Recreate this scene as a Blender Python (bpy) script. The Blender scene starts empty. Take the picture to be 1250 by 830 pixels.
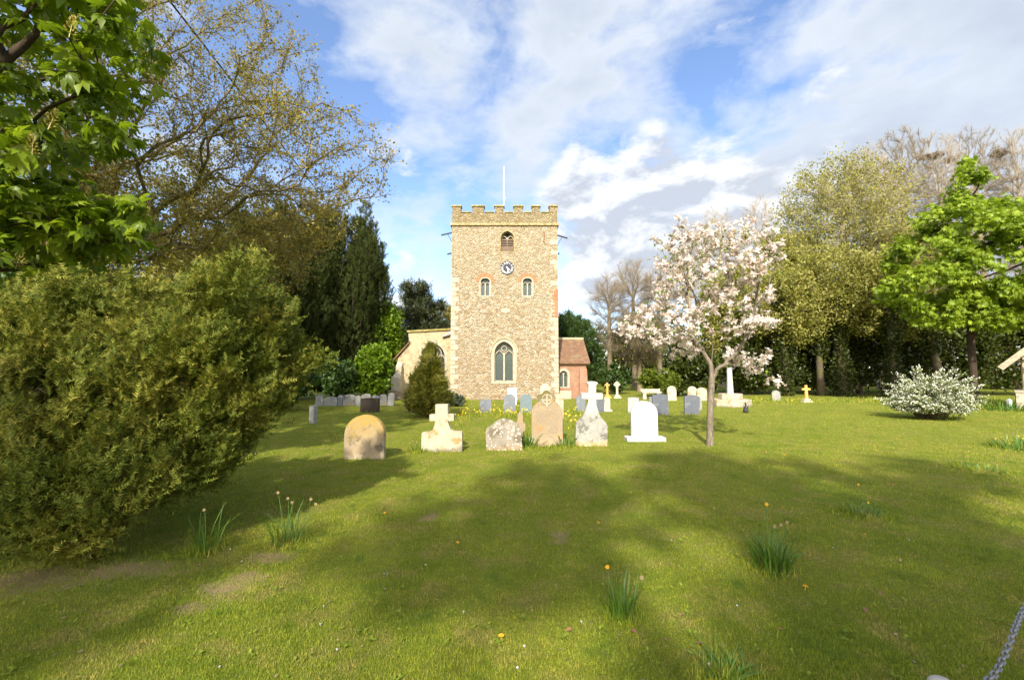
import bpy, bmesh, math, random
import numpy as np
from mathutils import Vector, Matrix
random.seed(5)
rng = np.random.default_rng(11)
S = bpy.context.scene
COL = S.collection

# ------------------------------------------------------------------ camera
F, CX, CY, EYE = 532.0, 625.0, 415.0, 1.7
TH = math.atan(39 / F)
ct, st = math.cos(TH), math.sin(TH)
cam = bpy.data.cameras.new('camera'); co = bpy.data.objects.new('camera', cam); COL.objects.link(co)
co.location = (0, 0, EYE); co.rotation_euler = (math.pi / 2 + TH, 0, 0)
cam.sensor_width = 36; cam.lens = 36 * F / 1250; cam.clip_end = 3000; cam.clip_start = 0.05
S.camera = co

def ray(px, py):
    u = (px - CX) / F; v = (CY - py) / F
    return np.array([u, ct - v * st, st + v * ct])
def gnd(px, py):                       # where a pixel of the photograph meets the ground
    d = ray(px, py); t = -EYE / d[2]
    return d[0] * t, d[1] * t
def at(px, py, Y):                     # x, z of a pixel at distance Y
    d = ray(px, py); t = Y / d[1]
    return d[0] * t, EYE + d[2] * t

# ------------------------------------------------------------------ linking and tagging
def put(o, parent=None):
    COL.objects.link(o)
    if parent is not None: o.parent = parent
    return o
def tag(o, label=None, cat=None, group=None, kind=None):
    if label: o['label'] = label
    if cat: o['category'] = cat
    if group: o['group'] = group
    if kind: o['kind'] = kind
    return o
def thing(name, loc, label, cat, group=None, rz=0):
    o = bpy.data.objects.new(name, None); o.empty_display_size = 0.2
    o.location = loc; o.rotation_euler = (0, 0, rz)
    put(o); return tag(o, label, cat, group)

def mesh_np(name, V, faces, mat, parent=None, smooth=False, attr=None):
    """V (n,3); faces: list of int arrays (m,k)"""
    me = bpy.data.meshes.new(name)
    faces = [f for f in faces if len(f)]
    nl = sum(f.size for f in faces); npoly = sum(len(f) for f in faces)
    me.vertices.add(len(V)); me.vertices.foreach_set('co', np.asarray(V, np.float32).ravel())
    me.loops.add(nl); me.loops.foreach_set('vertex_index', np.concatenate([f.ravel() for f in faces]).astype(np.int32))
    me.polygons.add(npoly)
    sizes = np.concatenate([np.full(len(f), f.shape[1], np.int32) for f in faces])
    starts = np.concatenate([[0], np.cumsum(sizes)[:-1]]).astype(np.int32)
    me.polygons.foreach_set('loop_start', starts)
    me.polygons.foreach_set('loop_total', sizes)
    if smooth: me.polygons.foreach_set('use_smooth', np.ones(npoly, bool))
    me.update(calc_edges=True); me.validate()
    if mat is not None: me.materials.append(mat)
    return put(bpy.data.objects.new(name, me), parent)

class MB:
    def __init__(s): s.v = []; s.f = []
    def add(s, vs, fs):
        b = len(s.v); s.v += [tuple(map(float, p)) for p in vs]; s.f += [tuple(i + b for i in f) for f in fs]; return s
    def box(s, x0, x1, y0, y1, z0, z1):
        v = [(x, y, z) for z in (z0, z1) for y in (y0, y1) for x in (x0, x1)]
        return s.add(v, [(0, 2, 3, 1), (4, 5, 7, 6), (0, 1, 5, 4), (1, 3, 7, 5), (3, 2, 6, 7), (2, 0, 4, 6)])
    def hexa(s, v):    # 8 points: bottom ring 4, top ring 4 (counter-clockwise)
        return s.add(v, [(3, 2, 1, 0), (4, 5, 6, 7), (0, 1, 5, 4), (1, 2, 6, 5), (2, 3, 7, 6), (3, 0, 4, 7)])
    def beam(s, a, b, w, h=None, up=(0, 0, 1)):
        a = Vector(a); b = Vector(b); h = h or w; d = (b - a).normalized()
        u = Vector(up)
        if abs(d.dot(u)) > .98: u = Vector((0, 1, 0))
        x = d.cross(u).normalized() * (w / 2); z = x.cross(d).normalized() * (h / 2)
        return s.hexa([a - x - z, a + x - z, b + x - z, b - x - z, a - x + z, a + x + z, b + x + z, b - x + z])
    def tube(s, pts, r, k=8, close=False):
        pts = [Vector(p) for p in pts]; n = len(pts); rs = r if hasattr(r, '__len__') else [r] * n
        base = len(s.v)
        for i, p in enumerate(pts):
            if close: d = (pts[(i + 1) % n] - pts[i - 1]).normalized()
            else: d = (pts[min(i + 1, n - 1)] - pts[max(i - 1, 0)]).normalized()
            u = Vector((0, 0, 1)) if abs(d.z) < .95 else Vector((1, 0, 0))
            x = d.cross(u).normalized(); y = d.cross(x)
            for j in range(k):
                a = 2 * math.pi * j / k; q = p + (x * math.cos(a) + y * math.sin(a)) * rs[i]; s.v.append(tuple(q))
        m = n if close else n - 1
        for i in range(m):
            for j in range(k):
                a = base + i * k + j; b = base + i * k + (j + 1) % k
                c = base + ((i + 1) % n) * k + (j + 1) % k; d_ = base + ((i + 1) % n) * k + j
                s.f.append((a, b, c, d_))
        if not close:
            s.f.append(tuple(base + j for j in range(k))); s.f.append(tuple(base + (n - 1) * k + j for j in reversed(range(k))))
        return s
    def strip(s, pts, w, y0, y1):          # bars in the xz plane along a 2d polyline
        for (a, b) in zip(pts[:-1], pts[1:]):
            d = Vector((b[0] - a[0], b[1] - a[1])); L = d.length
            if L < 1e-6: continue
            d /= L; n = Vector((-d.y, d.x)) * (w / 2); e = d * (w * .15)
            q = [(a[0] - e.x + n.x, a[1] - e.y + n.y), (a[0] - e.x - n.x, a[1] - e.y - n.y), (b[0] + e.x - n.x, b[1] + e.y - n.y), (b[0] + e.x + n.x, b[1] + e.y + n.y)]
            s.hexa([(x, y0, z) for x, z in q] + [(x, y1, z) for x, z in q])
        return s
    def build(s, name, mat, parent=None, smooth=False, bevel=0, loc=None):
        me = bpy.data.meshes.new(name); me.from_pydata(s.v, [], s.f); me.update()
        if bevel or True:
            bm = bmesh.new(); bm.from_mesh(me); bmesh.ops.recalc_face_normals(bm, faces=bm.faces); bm.to_mesh(me); bm.free()
        if smooth: me.polygons.foreach_set('use_smooth', [True] * len(me.polygons))
        me.materials.append(mat)
        o = put(bpy.data.objects.new(name, me), parent)
        if loc is not None: o.location = loc
        if bevel:
            m = o.modifiers.new('bevel', 'BEVEL'); m.width = bevel; m.segments = 2; m.limit_method = 'ANGLE'
        return o

def plate(outline, holes, y0, y1, mb=None, rim=True, back=True):
    """flat plate in the xz plane with holes, from y0 (front) to y1"""
    bm = bmesh.new(); edges = []
    loops = [outline] + list(holes)
    for lp in loops:
        vs = [bm.verts.new((p[0], 0, p[1])) for p in lp]
        for i in range(len(vs)): edges.append(bm.edges.new((vs[i], vs[(i + 1) % len(vs)])))
    bmesh.ops.triangle_fill(bm, use_beauty=True, use_dissolve=False, edges=edges)
    bm.verts.index_update()
    V = [v.co.copy() for v in bm.verts]; T = [tuple(v.index for v in f.verts) for f in bm.faces]
    bm.free()
    mb = mb or MB()
    mb.add([(v.x, y0, v.z) for v in V], T)
    if back: mb.add([(v.x, y1, v.z) for v in V], [t[::-1] for t in T])
    for k, lp in enumerate(loops):
        if k == 0 and not rim: continue
        n = len(lp)
        mb.add([(p[0], y0, p[1]) for p in lp] + [(p[0], y1, p[1]) for p in lp], [(i, (i + 1) % n, n + (i + 1) % n, n + i) for i in range(n)])
    return mb
def arch(x0, x1, z0, zs, zt, n=9):
    """closed outline of an opening: sill z0, spring zs, apex zt"""
    w = x1 - x0; h = zt - zs; R = (h * h + w * w / 4) / w
    pts = [(x0, z0), (x1, z0)]
    a1 = math.atan2(h, -(w / 2 - R) if False else (x0 + w / 2) - (x1 - R))
    for i in range(n + 1):
        a = a1 * i / n; pts.append((x1 - R + R * math.cos(a), zs + R * math.sin(a)))
    for i in range(n - 1, -1, -1):
        a = a1 * i / n; pts.append((x0 + R - R * math.cos(a), zs + R * math.sin(a)))
    return pts

# ------------------------------------------------------------------ materials
def newmat(name):
    m = bpy.data.materials.new(name); m.use_nodes = True; nt = m.node_tree; nt.nodes.clear()
    return m, nt
def nd(nt, typ, ins=None, **at_):
    n = nt.nodes.new(typ)
    for k, v in at_.items(): setattr(n, k, v)
    for k, v in (ins or {}).items():
        s = n.inputs[k]
        if isinstance(v, bpy.types.NodeSocket): nt.links.new(v, s)
        else: s.default_value = v
    return n
def c4(c): return (c[0], c[1], c[2], 1.0)
def mix(nt, fac, a, b, blend='MIX'):
    n = nt.nodes.new('ShaderNodeMix'); n.data_type = 'RGBA'; n.blend_type = blend
    for i, v in ((0, fac), (6, a), (7, b)):
        if isinstance(v, bpy.types.NodeSocket): nt.links.new(v, n.inputs[i])
        else: n.inputs[i].default_value = v if i == 0 else c4(v)
    return n.outputs[2]
def math_(nt, op, a, b=0.0, c=None, clamp=False):
    n = nt.nodes.new('ShaderNodeMath'); n.operation = op; n.use_clamp = clamp
    for i, v in enumerate((a, b) if c is None else (a, b, c)):
        if isinstance(v, bpy.types.NodeSocket): nt.links.new(v, n.inputs[i])
        else: n.inputs[i].default_value = v
    return n.outputs[0]
def mr(nt, v, a, b, c=0.0, d=1.0, smooth=False):
    n = nd(nt, 'ShaderNodeMapRange', {0: v, 1: a, 2: b, 3: c, 4: d}); n.clamp = True
    if smooth: n.interpolation_type = 'SMOOTHSTEP'
    return n.outputs[0]
def ramp(nt, fac, stops, interp='LINEAR'):
    n = nt.nodes.new('ShaderNodeValToRGB'); n.color_ramp.interpolation = interp; e = n.color_ramp.elements
    while len(e) < len(stops): e.new(0.5)
    for i, (p, c) in enumerate(stops): e[i].position = p; e[i].color = c4(c)
    nt.links.new(fac, n.inputs[0]); return n.outputs[0]
def noise(nt, co, scale, detail=4, rough=.55, dist=0.0):
    return nd(nt, 'ShaderNodeTexNoise', {'Vector': co, 'Scale': scale, 'Detail': detail, 'Roughness': rough, 'Distortion': dist}).outputs[0]
def objco(nt, scale=(1, 1, 1)):
    t = nt.nodes.new('ShaderNodeTexCoord')
    return nd(nt, 'ShaderNodeMapping', {'Vector': t.outputs['Object'], 'Scale': scale}).outputs[0]
def finish(nt, color, rough=.8, bump=None, bstr=.3, bdist=.02, spec=.3, metallic=0.0, coat=0.0):
    p = nd(nt, 'ShaderNodeBsdfPrincipled')
    for k, v in (('Base Color', color), ('Roughness', rough), ('Metallic', metallic), ('Specular IOR Level', spec)):
        if isinstance(v, bpy.types.NodeSocket): nt.links.new(v, p.inputs[k])
        else: p.inputs[k].default_value = c4(v) if k == 'Base Color' else v
    if bump is not None:
        b = nd(nt, 'ShaderNodeBump', {'Height': bump, 'Strength': bstr, 'Distance': bdist}); nt.links.new(b.outputs[0], p.inputs['Normal'])
    o = nd(nt, 'ShaderNodeOutputMaterial'); nt.links.new(p.outputs[0], o.inputs[0]); return p
def plain(name, c, rough=.7, var=.15, sc=6, spec=.3, metallic=0.0):
    m, nt = newmat(name); co_ = objco(nt)
    n = noise(nt, co_, sc, 6, .65)
    col = mix(nt, mr(nt, n, .3, .7), tuple(x * (1 - var) for x in c), tuple(min(1, x * (1 + var)) for x in c))
    finish(nt, col, rough, n, .15, .01, spec, metallic); return m
def leafmat(name, stops, trans=.3, patch=1.2, patch_amt=.35, rough=.5, tcol=1.15, spec=.35, gloss=None):
    """stops: colours spread over leaves by a random value per leaf; patches shift it in clumps"""
    m, nt = newmat(name)
    g = nt.nodes.new('ShaderNodeNewGeometry'); r = g.outputs['Random Per Island']
    n = noise(nt, objco(nt), patch, 3, .6)
    f = math_(nt, 'ADD', math_(nt, 'MULTIPLY', r, 1 - patch_amt), math_(nt, 'MULTIPLY', mr(nt, n, .3, .7), patch_amt))
    k = len(stops); col = ramp(nt, f, [(i / (k - 1), c) for i, c in enumerate(stops)])
    p = nd(nt, 'ShaderNodeBsdfPrincipled', {'Base Color': col, 'Roughness': rough, 'Specular IOR Level': spec})
    t = nd(nt, 'ShaderNodeBsdfTranslucent', {'Color': mix(nt, 1.0, col, (tcol * .95, tcol, tcol * .5), 'MULTIPLY')})
    mx = nd(nt, 'ShaderNodeMixShader', {0: trans, 1: p.outputs[0], 2: t.outputs[0]})
    nd(nt, 'ShaderNodeOutputMaterial', {0: mx.outputs[0]}); return m
def bark(name, a, b, sc=5, moss=None):
    m, nt = newmat(name); co_ = objco(nt, (1, 1, .25)); n = noise(nt, co_, sc * 3, 6, .7)
    col = mix(nt, mr(nt, n, .35, .65), a, b)
    if moss: col = mix(nt, mr(nt, noise(nt, objco(nt), 1.3, 4), .5, .62), col, moss)
    finish(nt, col, .9, n, .6, .02, .15); return m

def stone(name, base, base2, lichen=None, top=None, spots=None, spot_amt=.6, low=None, rough=.85):
    """weathered stone; lichen: (colour, threshold); top: (colour, z0, z1) crust thicker towards the top; low: (colour, z)"""
    m, nt = newmat(name); co_ = objco(nt)
    big = noise(nt, co_, 3.2, 6, .7, .4); fine = noise(nt, co_, 38, 5, .7)
    col = mix(nt, mr(nt, big, .32, .68), base, base2)
    col = mix(nt, mr(nt, fine, .45, .7, 0, .35), col, tuple(x * .6 for x in base))
    z = nd(nt, 'ShaderNodeSeparateXYZ', {0: co_}).outputs[2]
    if lichen:
        n2 = noise(nt, nd(nt, 'ShaderNodeVectorMath', {0: co_, 1: (3.1, 7.7, 1.3)}, operation='ADD').outputs[0], 5, 7, .72)
        col = mix(nt, mr(nt, n2, lichen[1] - .03, lichen[1] + .05), col, lichen[0])
    if top:
        n3 = noise(nt, co_, 7, 6, .7)
        f = math_(nt, 'ADD', mr(nt, z, top[1], top[2], 0, 1), math_(nt, 'MULTIPLY', math_(nt, 'SUBTRACT', n3, .5), 1.6))
        col = mix(nt, mr(nt, f, .25, .85, 0, .92), col, top[0])
    if low:
        f = math_(nt, 'ADD', mr(nt, z, low[1], 0, 0, 1), math_(nt, 'MULTIPLY', math_(nt, 'SUBTRACT', big, .5), 1.8))
        col = mix(nt, mr(nt, f, .4, .75, 0, .85), col, low[0])
    if spots:
        v = nd(nt, 'ShaderNodeTexVoronoi', {'Vector': co_, 'Scale': 16.0, 'Randomness': 1.0})
        d = math_(nt, 'ADD', v.outputs[0], math_(nt, 'MULTIPLY', noise(nt, co_, 24, 4, .7), .5))
        n5 = noise(nt, co_, 2.4, 4, .6)
        lim = math_(nt, 'ADD', spot_amt - .28, math_(nt, 'MULTIPLY', n5, .5))
        f = math_(nt, 'LESS_THAN', d, lim); col = mix(nt, f, col, spots)
    finish(nt, col, rough, math_(nt, 'ADD', fine, big), .45, .015, .2); return m

# ------------------------------------------------------------------ foliage tools
def nz(a): return a / np.maximum(np.linalg.norm(a, axis=-1, keepdims=True), 1e-9)
def rotm(ydir, hint):
    y = nz(ydir); x = np.cross(y, hint); bad = np.linalg.norm(x, axis=1) < 1e-3
    x[bad] = np.cross(y[bad], np.array([.3, .9, .2])); x = nz(x); z = np.cross(x, y)
    return np.stack([x, y, z], axis=2)
def inst(T, Fs, pos, R, sc):
    """template verts T with face arrays Fs copied to every position"""
    T = np.asarray(T, float); n = len(pos); k = len(T)
    sc = np.asarray(sc, float).reshape(n, -1)
    V = np.einsum('nij,nkj->nki', R, T[None] * sc[:, None, :]) + pos[:, None, :]
    off = (np.arange(n) * k)[:, None, None]
    return V.reshape(-1, 3), [(np.asarray(f)[None] + off).reshape(-1, np.asarray(f).shape[1]) for f in Fs]
def merge(parts):
    Vs, Fd, b = [], {}, 0
    for V, Fs in parts:
        Vs.append(V)
        for f in Fs: Fd.setdefault(f.shape[1], []).append(f + b)
        b += len(V)
    return np.concatenate(Vs), [np.concatenate(x) for x in Fd.values()]
LEAF = ([(0, 0, 0), (-.32, .45, .06), (0, 1, -.12), (.32, .45, .06), (0, .48, -.06)], [[(0, 4, 1), (1, 4, 2), (0, 3, 4), (4, 3, 2)]])
BIT = ([(0, 0, 0), (-.34, .5, .1), (0, 1, 0), (.34, .5, -.1)], [[(0, 3, 2), (0, 2, 1)]])
def palmate():
    V = [(0, 0, 0)]; T = []
    for a, L in ((-105, .55), (-70, .75), (-35, .95), (0, 1.05), (35, .95), (70, .75), (105, .55)):
        a = math.radians(a); d = Vector((math.sin(a), math.cos(a), 0)); s = Vector((math.cos(a), -math.sin(a), 0)); b = len(V)
        droop = lambda t: Vector((0, 0, -.75 * t * t))
        for t, w in ((.62, .17), (1.0, 0)):
            for sg in ((-1, 0, 1) if w else (0,)):
                p = d * (t * L) + s * (sg * w * L * 1.3) + droop(t * L) + Vector((0, 0, .05 * abs(sg))); V.append(tuple(p))
        T += [(0, b + 1, b), (0, b + 2, b + 1), (b, b + 1, b + 3), (b + 1, b + 2, b + 3)]
    return V, [T]
PALM = palmate()
def sprig(n=6, need=.36, w=.125, up=.45):
    V = []; T = []
    for i in range(n):
        t = (i + .6) / n
        for sg in (-1, 1):
            b = len(V); L = need * (1.0 - .45 * t) * (.8 + .4 * random.random()); a = up + .25 * random.random()
            zt = random.uniform(-.12, .16)
            V += [(0, t - w / 2, 0), (0, t + w / 2, .004), (sg * L * math.cos(a), t + L * math.sin(a), zt)]
            T.append((b, b + 1, b + 2))
    b = len(V); V += [(-.02, 0, -.005), (.02, 0, -.005), (0, 1.05, 0)]; T.append((b, b + 1, b + 2))
    return V, [T]
SPRIGS = [sprig() for _ in range(3)]
CONE = ([(-.5, 0, -.29), (.5, 0, -.29), (0, 0, .58), (0, 1, 0)], [[(0, 1, 3), (1, 2, 3), (2, 0, 3)]])

_nd = nz(rng.normal(size=(24, 3))); _nf = rng.uniform(.6, 2.2, 24); _np = rng.uniform(0, 6.28, 24)
def fnoise(p, scale): return np.sin((p @ _nd.T) * (_nf * scale) + _np).mean(1) * 3.0
def blob(parts, hollow=.35, holes=None, hs=1.0):
    """points inside a set of ellipsoids (cx,cy,cz,rx,ry,rz,n), denser outwards, with gaps"""
    out = []
    for cx, cy, cz, rx, ry, rz, n in parts:
        d = nz(rng.normal(size=(n, 3))); r = (hollow + (1 - hollow) * rng.random((n, 1))) ** (1 / 2.2)
        out.append(d * r * np.array([rx, ry, rz]) + np.array([cx, cy, cz]))
    p = np.concatenate(out)
    if holes is not None: p = p[fnoise(p, hs) > holes]
    return p

def grow(trunk, pts, bf=.25, seg=.4, jit=.06, sag=0.0, R=.25, tip=.008, back=.6, maxd=None):
    P = [np.array(trunk[0], float)]; par = [-1]; D = [0.0]; Dir = [np.array([0, 0, 1.0])]
    for q in trunk[1:]:
        q = np.array(q, float); a = P[-1]; n = max(1, int(np.linalg.norm(q - a) / seg))
        for i in range(1, n + 1):
            p = a + (q - a) * i / n; D.append(D[-1] + np.linalg.norm(p - P[-1])); Dir.append(nz(p - P[-1])); par.append(len(P) - 1); P.append(p)
    nt0 = len(P); cap = nt0 + 60 * len(pts) + 100
    A = np.zeros((cap, 3)); A[:nt0] = P; DD = np.zeros(cap); DD[:nt0] = D; DR = np.zeros((cap, 3)); DR[:nt0] = Dir
    PR = np.full(cap, -1); PR[:nt0] = par; n = nt0
    lo = int(nt0 * .3)
    for p in pts[np.argsort(np.linalg.norm(pts - A[nt0 - 1], axis=1))]:
        v = p - A[lo:n]; d = np.linalg.norm(v, axis=1); cosv = (v * DR[lo:n]).sum(1) / np.maximum(d, 1e-6)
        j = lo + int(np.argmin(d * (1 + back * (1 - cosv)) + bf * DD[lo:n]))
        a = A[j]; L = np.linalg.norm(p - a)
        if L < .05 or (maxd and L > maxd): continue
        k = max(1, int(round(L / seg))); k = min(k, 50)
        d0 = DR[j]; ctrl = a + (d0 * .55 + nz(p - a) * .45) * L * .5 + np.array([0, 0, -sag * L])
        prev = j
        for i in range(1, k + 1):
            t = i / k; q = (1 - t) ** 2 * a + 2 * t * (1 - t) * ctrl + t * t * p
            if i < k: q = q + rng.normal(size=3) * jit * min(1, L)
            if n >= cap: break
            A[n] = q; PR[n] = prev; DR[n] = nz(q - A[prev]); DD[n] = DD[prev] + np.linalg.norm(q - A[prev]); prev = n; n += 1
    A, PR, DR = A[:n], PR[:n], DR[:n]
    m = np.zeros(n); kids = np.zeros(n, int)
    for i in range(1, n): kids[PR[i]] += 1
    main = np.full(n, -1); best = np.zeros(n)
    for i in range(n - 1, 0, -1):
        if kids[i] == 0: m[i] = 1
        q = PR[i]; m[q] += m[i]
        if m[i] > best[q]: best[q] = m[i]; main[q] = i
    e = math.log(max(m[0], 2)) / math.log(max(R / tip, 1.5))
    r = tip * np.maximum(m, 1) ** (1 / e)
    nt_ = nt0
    r[:nt_] = np.maximum(r[:nt_], 0)
    fl = np.array([q[2] for q in A[:nt_]]); r[:nt_] *= 1 + .45 * np.exp(-np.maximum(fl - A[0][2], 0) / (R * 2.2))
    return dict(P=A, par=PR, dir=DR, r=r, main=main)

def limbs(g, thin=None):
    P, par, r, main = g['P'], g['par'], g['r'], g['main']; i = np.arange(1, len(P)); p = par[1:]
    a, b = P[p], P[i]; ra = np.where(main[p] == i, r[p], np.minimum(r[p], r[i] * 1.3)); rb = r[i]
    out = []
    for lo, hi, k in ((0, .02, 3), (.02, .07, 5), (.07, 9, 9)):
        s = (rb >= lo) & (rb < hi)
        if not s.any(): continue
        d = nz(b[s] - a[s]); R = rotm(d, np.tile([.13, .21, .97], (s.sum(), 1)))
        ang = np.arange(k) * 2 * math.pi / k; ring = np.stack([np.cos(ang), np.zeros(k), np.sin(ang)], 1)
        ext = d * (rb[s] * .25)[:, None]
        V0 = np.einsum('nij,kj->nki', R, ring) * ra[s][:, None, None] + a[s][:, None]
        V1 = np.einsum('nij,kj->nki', R, ring) * rb[s][:, None, None] + (b[s] + ext)[:, None]
        V = np.concatenate([V0, V1], 1); n = len(V); j = np.arange(k); q = np.stack([j, (j + 1) % k, k + (j + 1) % k, k + j], 1)
        out.append((V.reshape(-1, 3), [(q[None] + (np.arange(n) * 2 * k)[:, None, None]).reshape(-1, 4)]))
    return out

def along(g, n, rmax, off=.1, taper=True):
    P, par, r = g['P'], g['par'], g['r']; i = np.arange(1, len(P)); p = par[1:]
    s = r[i] < rmax; i, p = i[s], p[s]; L = np.linalg.norm(P[i] - P[p], axis=1); w = L / L.sum()
    k = rng.choice(len(i), n, p=w); t = rng.random((n, 1))
    pos = P[p[k]] * (1 - t) + P[i[k]] * t
    return pos + rng.normal(size=(n, 3)) * off, nz(P[i[k]] - P[p[k]])

def twigs(g, n, rmax, L=(.25, .6), w=.008, up=.25, spread=.8):
    pos, d = along(g, n, rmax, 0); d2 = nz(d + rng.normal(size=(n, 3)) * spread + np.array([0, 0, up]))
    ln = rng.uniform(L[0], L[1], n); sc = np.stack([np.full(n, w), ln, np.full(n, w)], 1)
    V, Fs = inst(CONE[0], CONE[1], pos, rotm(d2, rng.normal(size=(n, 3))), sc)
    tips = pos + d2 * ln[:, None]
    return (V, Fs), (pos, d2, ln)

def leaves(pos, dirs, tpl, size, up=.2, outw=.6, rnd=.7, hint_up=.8, droop=0.0):
    n = len(pos); d = nz(dirs * outw + rng.normal(size=(n, 3)) * rnd + np.array([0, 0, up - droop]))
    h = nz(rng.normal(size=(n, 3)) * (1 - hint_up) + np.array([0, 0, hint_up]))
    sc = rng.uniform(size[0], size[1], (n, 1)) * np.ones((1, 3))
    return inst(tpl[0], tpl[1], pos, rotm(d, h), sc)

def tree(name, loc, label, cat, trunk, pts, bmat, lmat, nleaf, size, tpl=LEAF, R=.25, tip=.012, seg=.5, bf=.25, jit=.08, off=.15, rleaf=.05,
         ntwig=0, twl=(.3, .7), tww=.012, up=.15, hint_up=.75, droop=0.0, outw=.6, rnd=.7, sag=0.0, group=None, back=.6, crown='crown', twup=.25, twmat=None, maxd=None):
    t = thing(name, loc, label, cat, group)
    g = grow(trunk, pts, bf, seg, jit, sag, R, tip, back, maxd)
    parts = limbs(g)
    if ntwig:
        tw, (tp, td, tl) = twigs(g, ntwig, rleaf, twl, tww, twup)
        if nleaf == 0:
            mesh_np(crown, *tw, twmat or bmat, t)
        else: parts.append(tw)
    V, Fs = merge(parts); mesh_np('trunk', V, Fs, bmat, t, smooth=True)
    if nleaf:
        if ntwig:
            k = rng.integers(0, ntwig, nleaf); f = rng.random((nleaf, 1))
            pos = tp[k] + td[k] * (tl[k][:, None] * f) + rng.normal(size=(nleaf, 3)) * off; dr = td[k]
        else: pos, dr = along(g, nleaf, rleaf, off)
        tpls = tpl if isinstance(tpl, list) else [tpl]; ps = []
        for a, tp_ in enumerate(tpls):
            s = np.arange(a, len(pos), len(tpls)); ps.append(leaves(pos[s], dr[s], tp_, size, up, outw, rnd, hint_up, droop))
        V, Fs = merge(ps); mesh_np(crown, V, Fs, lmat, t)
    t['_g'] = 0; del t['_g']
    return t, g


# ================================================================== WORLD AND SUN
SUN_EL, SUN_DX = math.radians(37), math.tan(math.radians(11))
w = bpy.data.worlds.new('World'); S.world = w; w.use_nodes = True; nt = w.node_tree; nt.nodes.clear()
travel = Vector((SUN_DX, 1, 0)).normalized() * math.cos(SUN_EL) + Vector((0, 0, -math.sin(SUN_EL)))
to_sun = -travel
sky = nt.nodes.new('ShaderNodeTexSky'); sky.sky_type = 'NISHITA'; sky.sun_disc = False
sky.sun_elevation = SUN_EL; sky.sun_rotation = math.atan2(to_sun.x, to_sun.y); sky.air_density = 1.0; sky.dust_density = .4; sky.ozone_density = 2.2
tc = nt.nodes.new('ShaderNodeTexCoord'); D = tc.outputs['Generated']
sx = nd(nt, 'ShaderNodeSeparateXYZ', {0: D})
zz = math_(nt, 'ADD', math_(nt, 'MAXIMUM', sx.outputs[2], 0.0), .16)
uv = nd(nt, 'ShaderNodeCombineXYZ', {0: math_(nt, 'DIVIDE', sx.outputs[0], zz), 1: math_(nt, 'DIVIDE', sx.outputs[1], zz), 2: 0.0}).outputs[0]
def cloud(off, scale=2.6):
    v = nd(nt, 'ShaderNodeVectorMath', {0: D, 1: off}, operation='ADD').outputs[0]
    v = nd(nt, 'ShaderNodeMapping', {'Vector': v, 'Rotation': (0, -.45, 0), 'Scale': (1, 1, 1.9)}).outputs[0]
    return nd(nt, 'ShaderNodeTexNoise', {'Vector': v, 'Scale': scale, 'Detail': 10.0, 'Roughness': .58, 'Distortion': .25}).outputs[0]
def bump_at(px, py, rad, amt):
    d = ray(px, py); d = d / np.linalg.norm(d)
    dp = nd(nt, 'ShaderNodeVectorMath', {0: D, 1: tuple(d)}, operation='DOT_PRODUCT').outputs[1]
    return math_(nt, 'MULTIPLY', mr(nt, dp, math.cos(math.radians(rad)), 1.0, 0, 1, True), amt)
def total(v, bumps):
    for b in bumps: v = math_(nt, 'ADD', v, bump_at(*b))
    return v
# high broken cloud
h0 = cloud((1.37, .2, 2.2), 2.9); h2 = cloud((3.1, 5.2, .7), 8.5)
hi = math_(nt, 'ADD', h0, math_(nt, 'MULTIPLY', math_(nt, 'SUBTRACT', h2, .5), .42))
hi = total(hi, ((600, 60, 22, .13), (760, 40, 14, .08), (500, 110, 10, .06), (1130, 130, 22, .20), (1010, 200, 10, .07), (470, 290, 12, .11), (1230, 30, 12, .10), (560, 230, 8, .02), (640, 150, 6, .05),
                (365, 90, 12, -.14), (890, 120, 9, -.10), (600, 205, 5, -.05), (950, 70, 7, -.05), (430, 180, 8, -.08), (780, 130, 6, -.04)))
dh = math_(nt, 'MULTIPLY', mr(nt, hi, .46, .68, 0, 1), .94)
gh = mr(nt, math_(nt, 'ADD', hi, math_(nt, 'MULTIPLY', h2, -.35)), .36, .66, 1, 0)
hcol = mix(nt, gh, (3.5, 3.9, 4.5), (4.9, 5.25, 5.7))
# low cumulus with bright tops
c0 = cloud((7.7, 3.3, 1.1), 5.2); c1 = cloud((7.7 - .02, 3.3 + .01, 1.1 + .035), 5.2)
lo_ = total(math_(nt, 'SUBTRACT', c0, .07), ((790, 255, 14, .26), (900, 280, 13, .25), (690, 212, 6, .20), (720, 330, 10, .20), (1010, 260, 9, .16), (640, 190, 6, -.12), (480, 330, 10, .13)))
dl = mr(nt, lo_, .56, .72, 0, 1, True)
gl_ = mr(nt, math_(nt, 'SUBTRACT', math_(nt, 'SUBTRACT', c0, c1), math_(nt, 'MULTIPLY', math_(nt, 'SUBTRACT', lo_, .7), .30)), -.06, .035, 0, 1)
lcol = mix(nt, gl_, (3.5, 3.8, 4.3), (5.5, 5.65, 5.85))
skyc = mix(nt, 1.0, sky.outputs[0], (1.52, 1.52, 1.62), 'MULTIPLY')
col = mix(nt, math_(nt, 'MULTIPLY', dl, .95), mix(nt, dh, skyc, hcol), lcol)
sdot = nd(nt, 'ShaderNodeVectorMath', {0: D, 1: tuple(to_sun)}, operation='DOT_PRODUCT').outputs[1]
fill_boost = math_(nt, 'ADD', 1.0, math_(nt, 'MULTIPLY', mr(nt, sdot, .15, 1.0, 0, 1, True), 1.7))      # added fill: unseen sky and cloud behind the camera boosted towards the sun
col = mix(nt, mr(nt, sdot, .1, .9, 0, 1, True), col, mix(nt, 1.0, col, (1.3, 1.0, .72), 'MULTIPLY'))  # same unseen sky tinted warm so the added fill is less blue
col = nd(nt, 'ShaderNodeVectorMath', {0: col, 3: fill_boost}, operation='SCALE').outputs[0]
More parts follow.
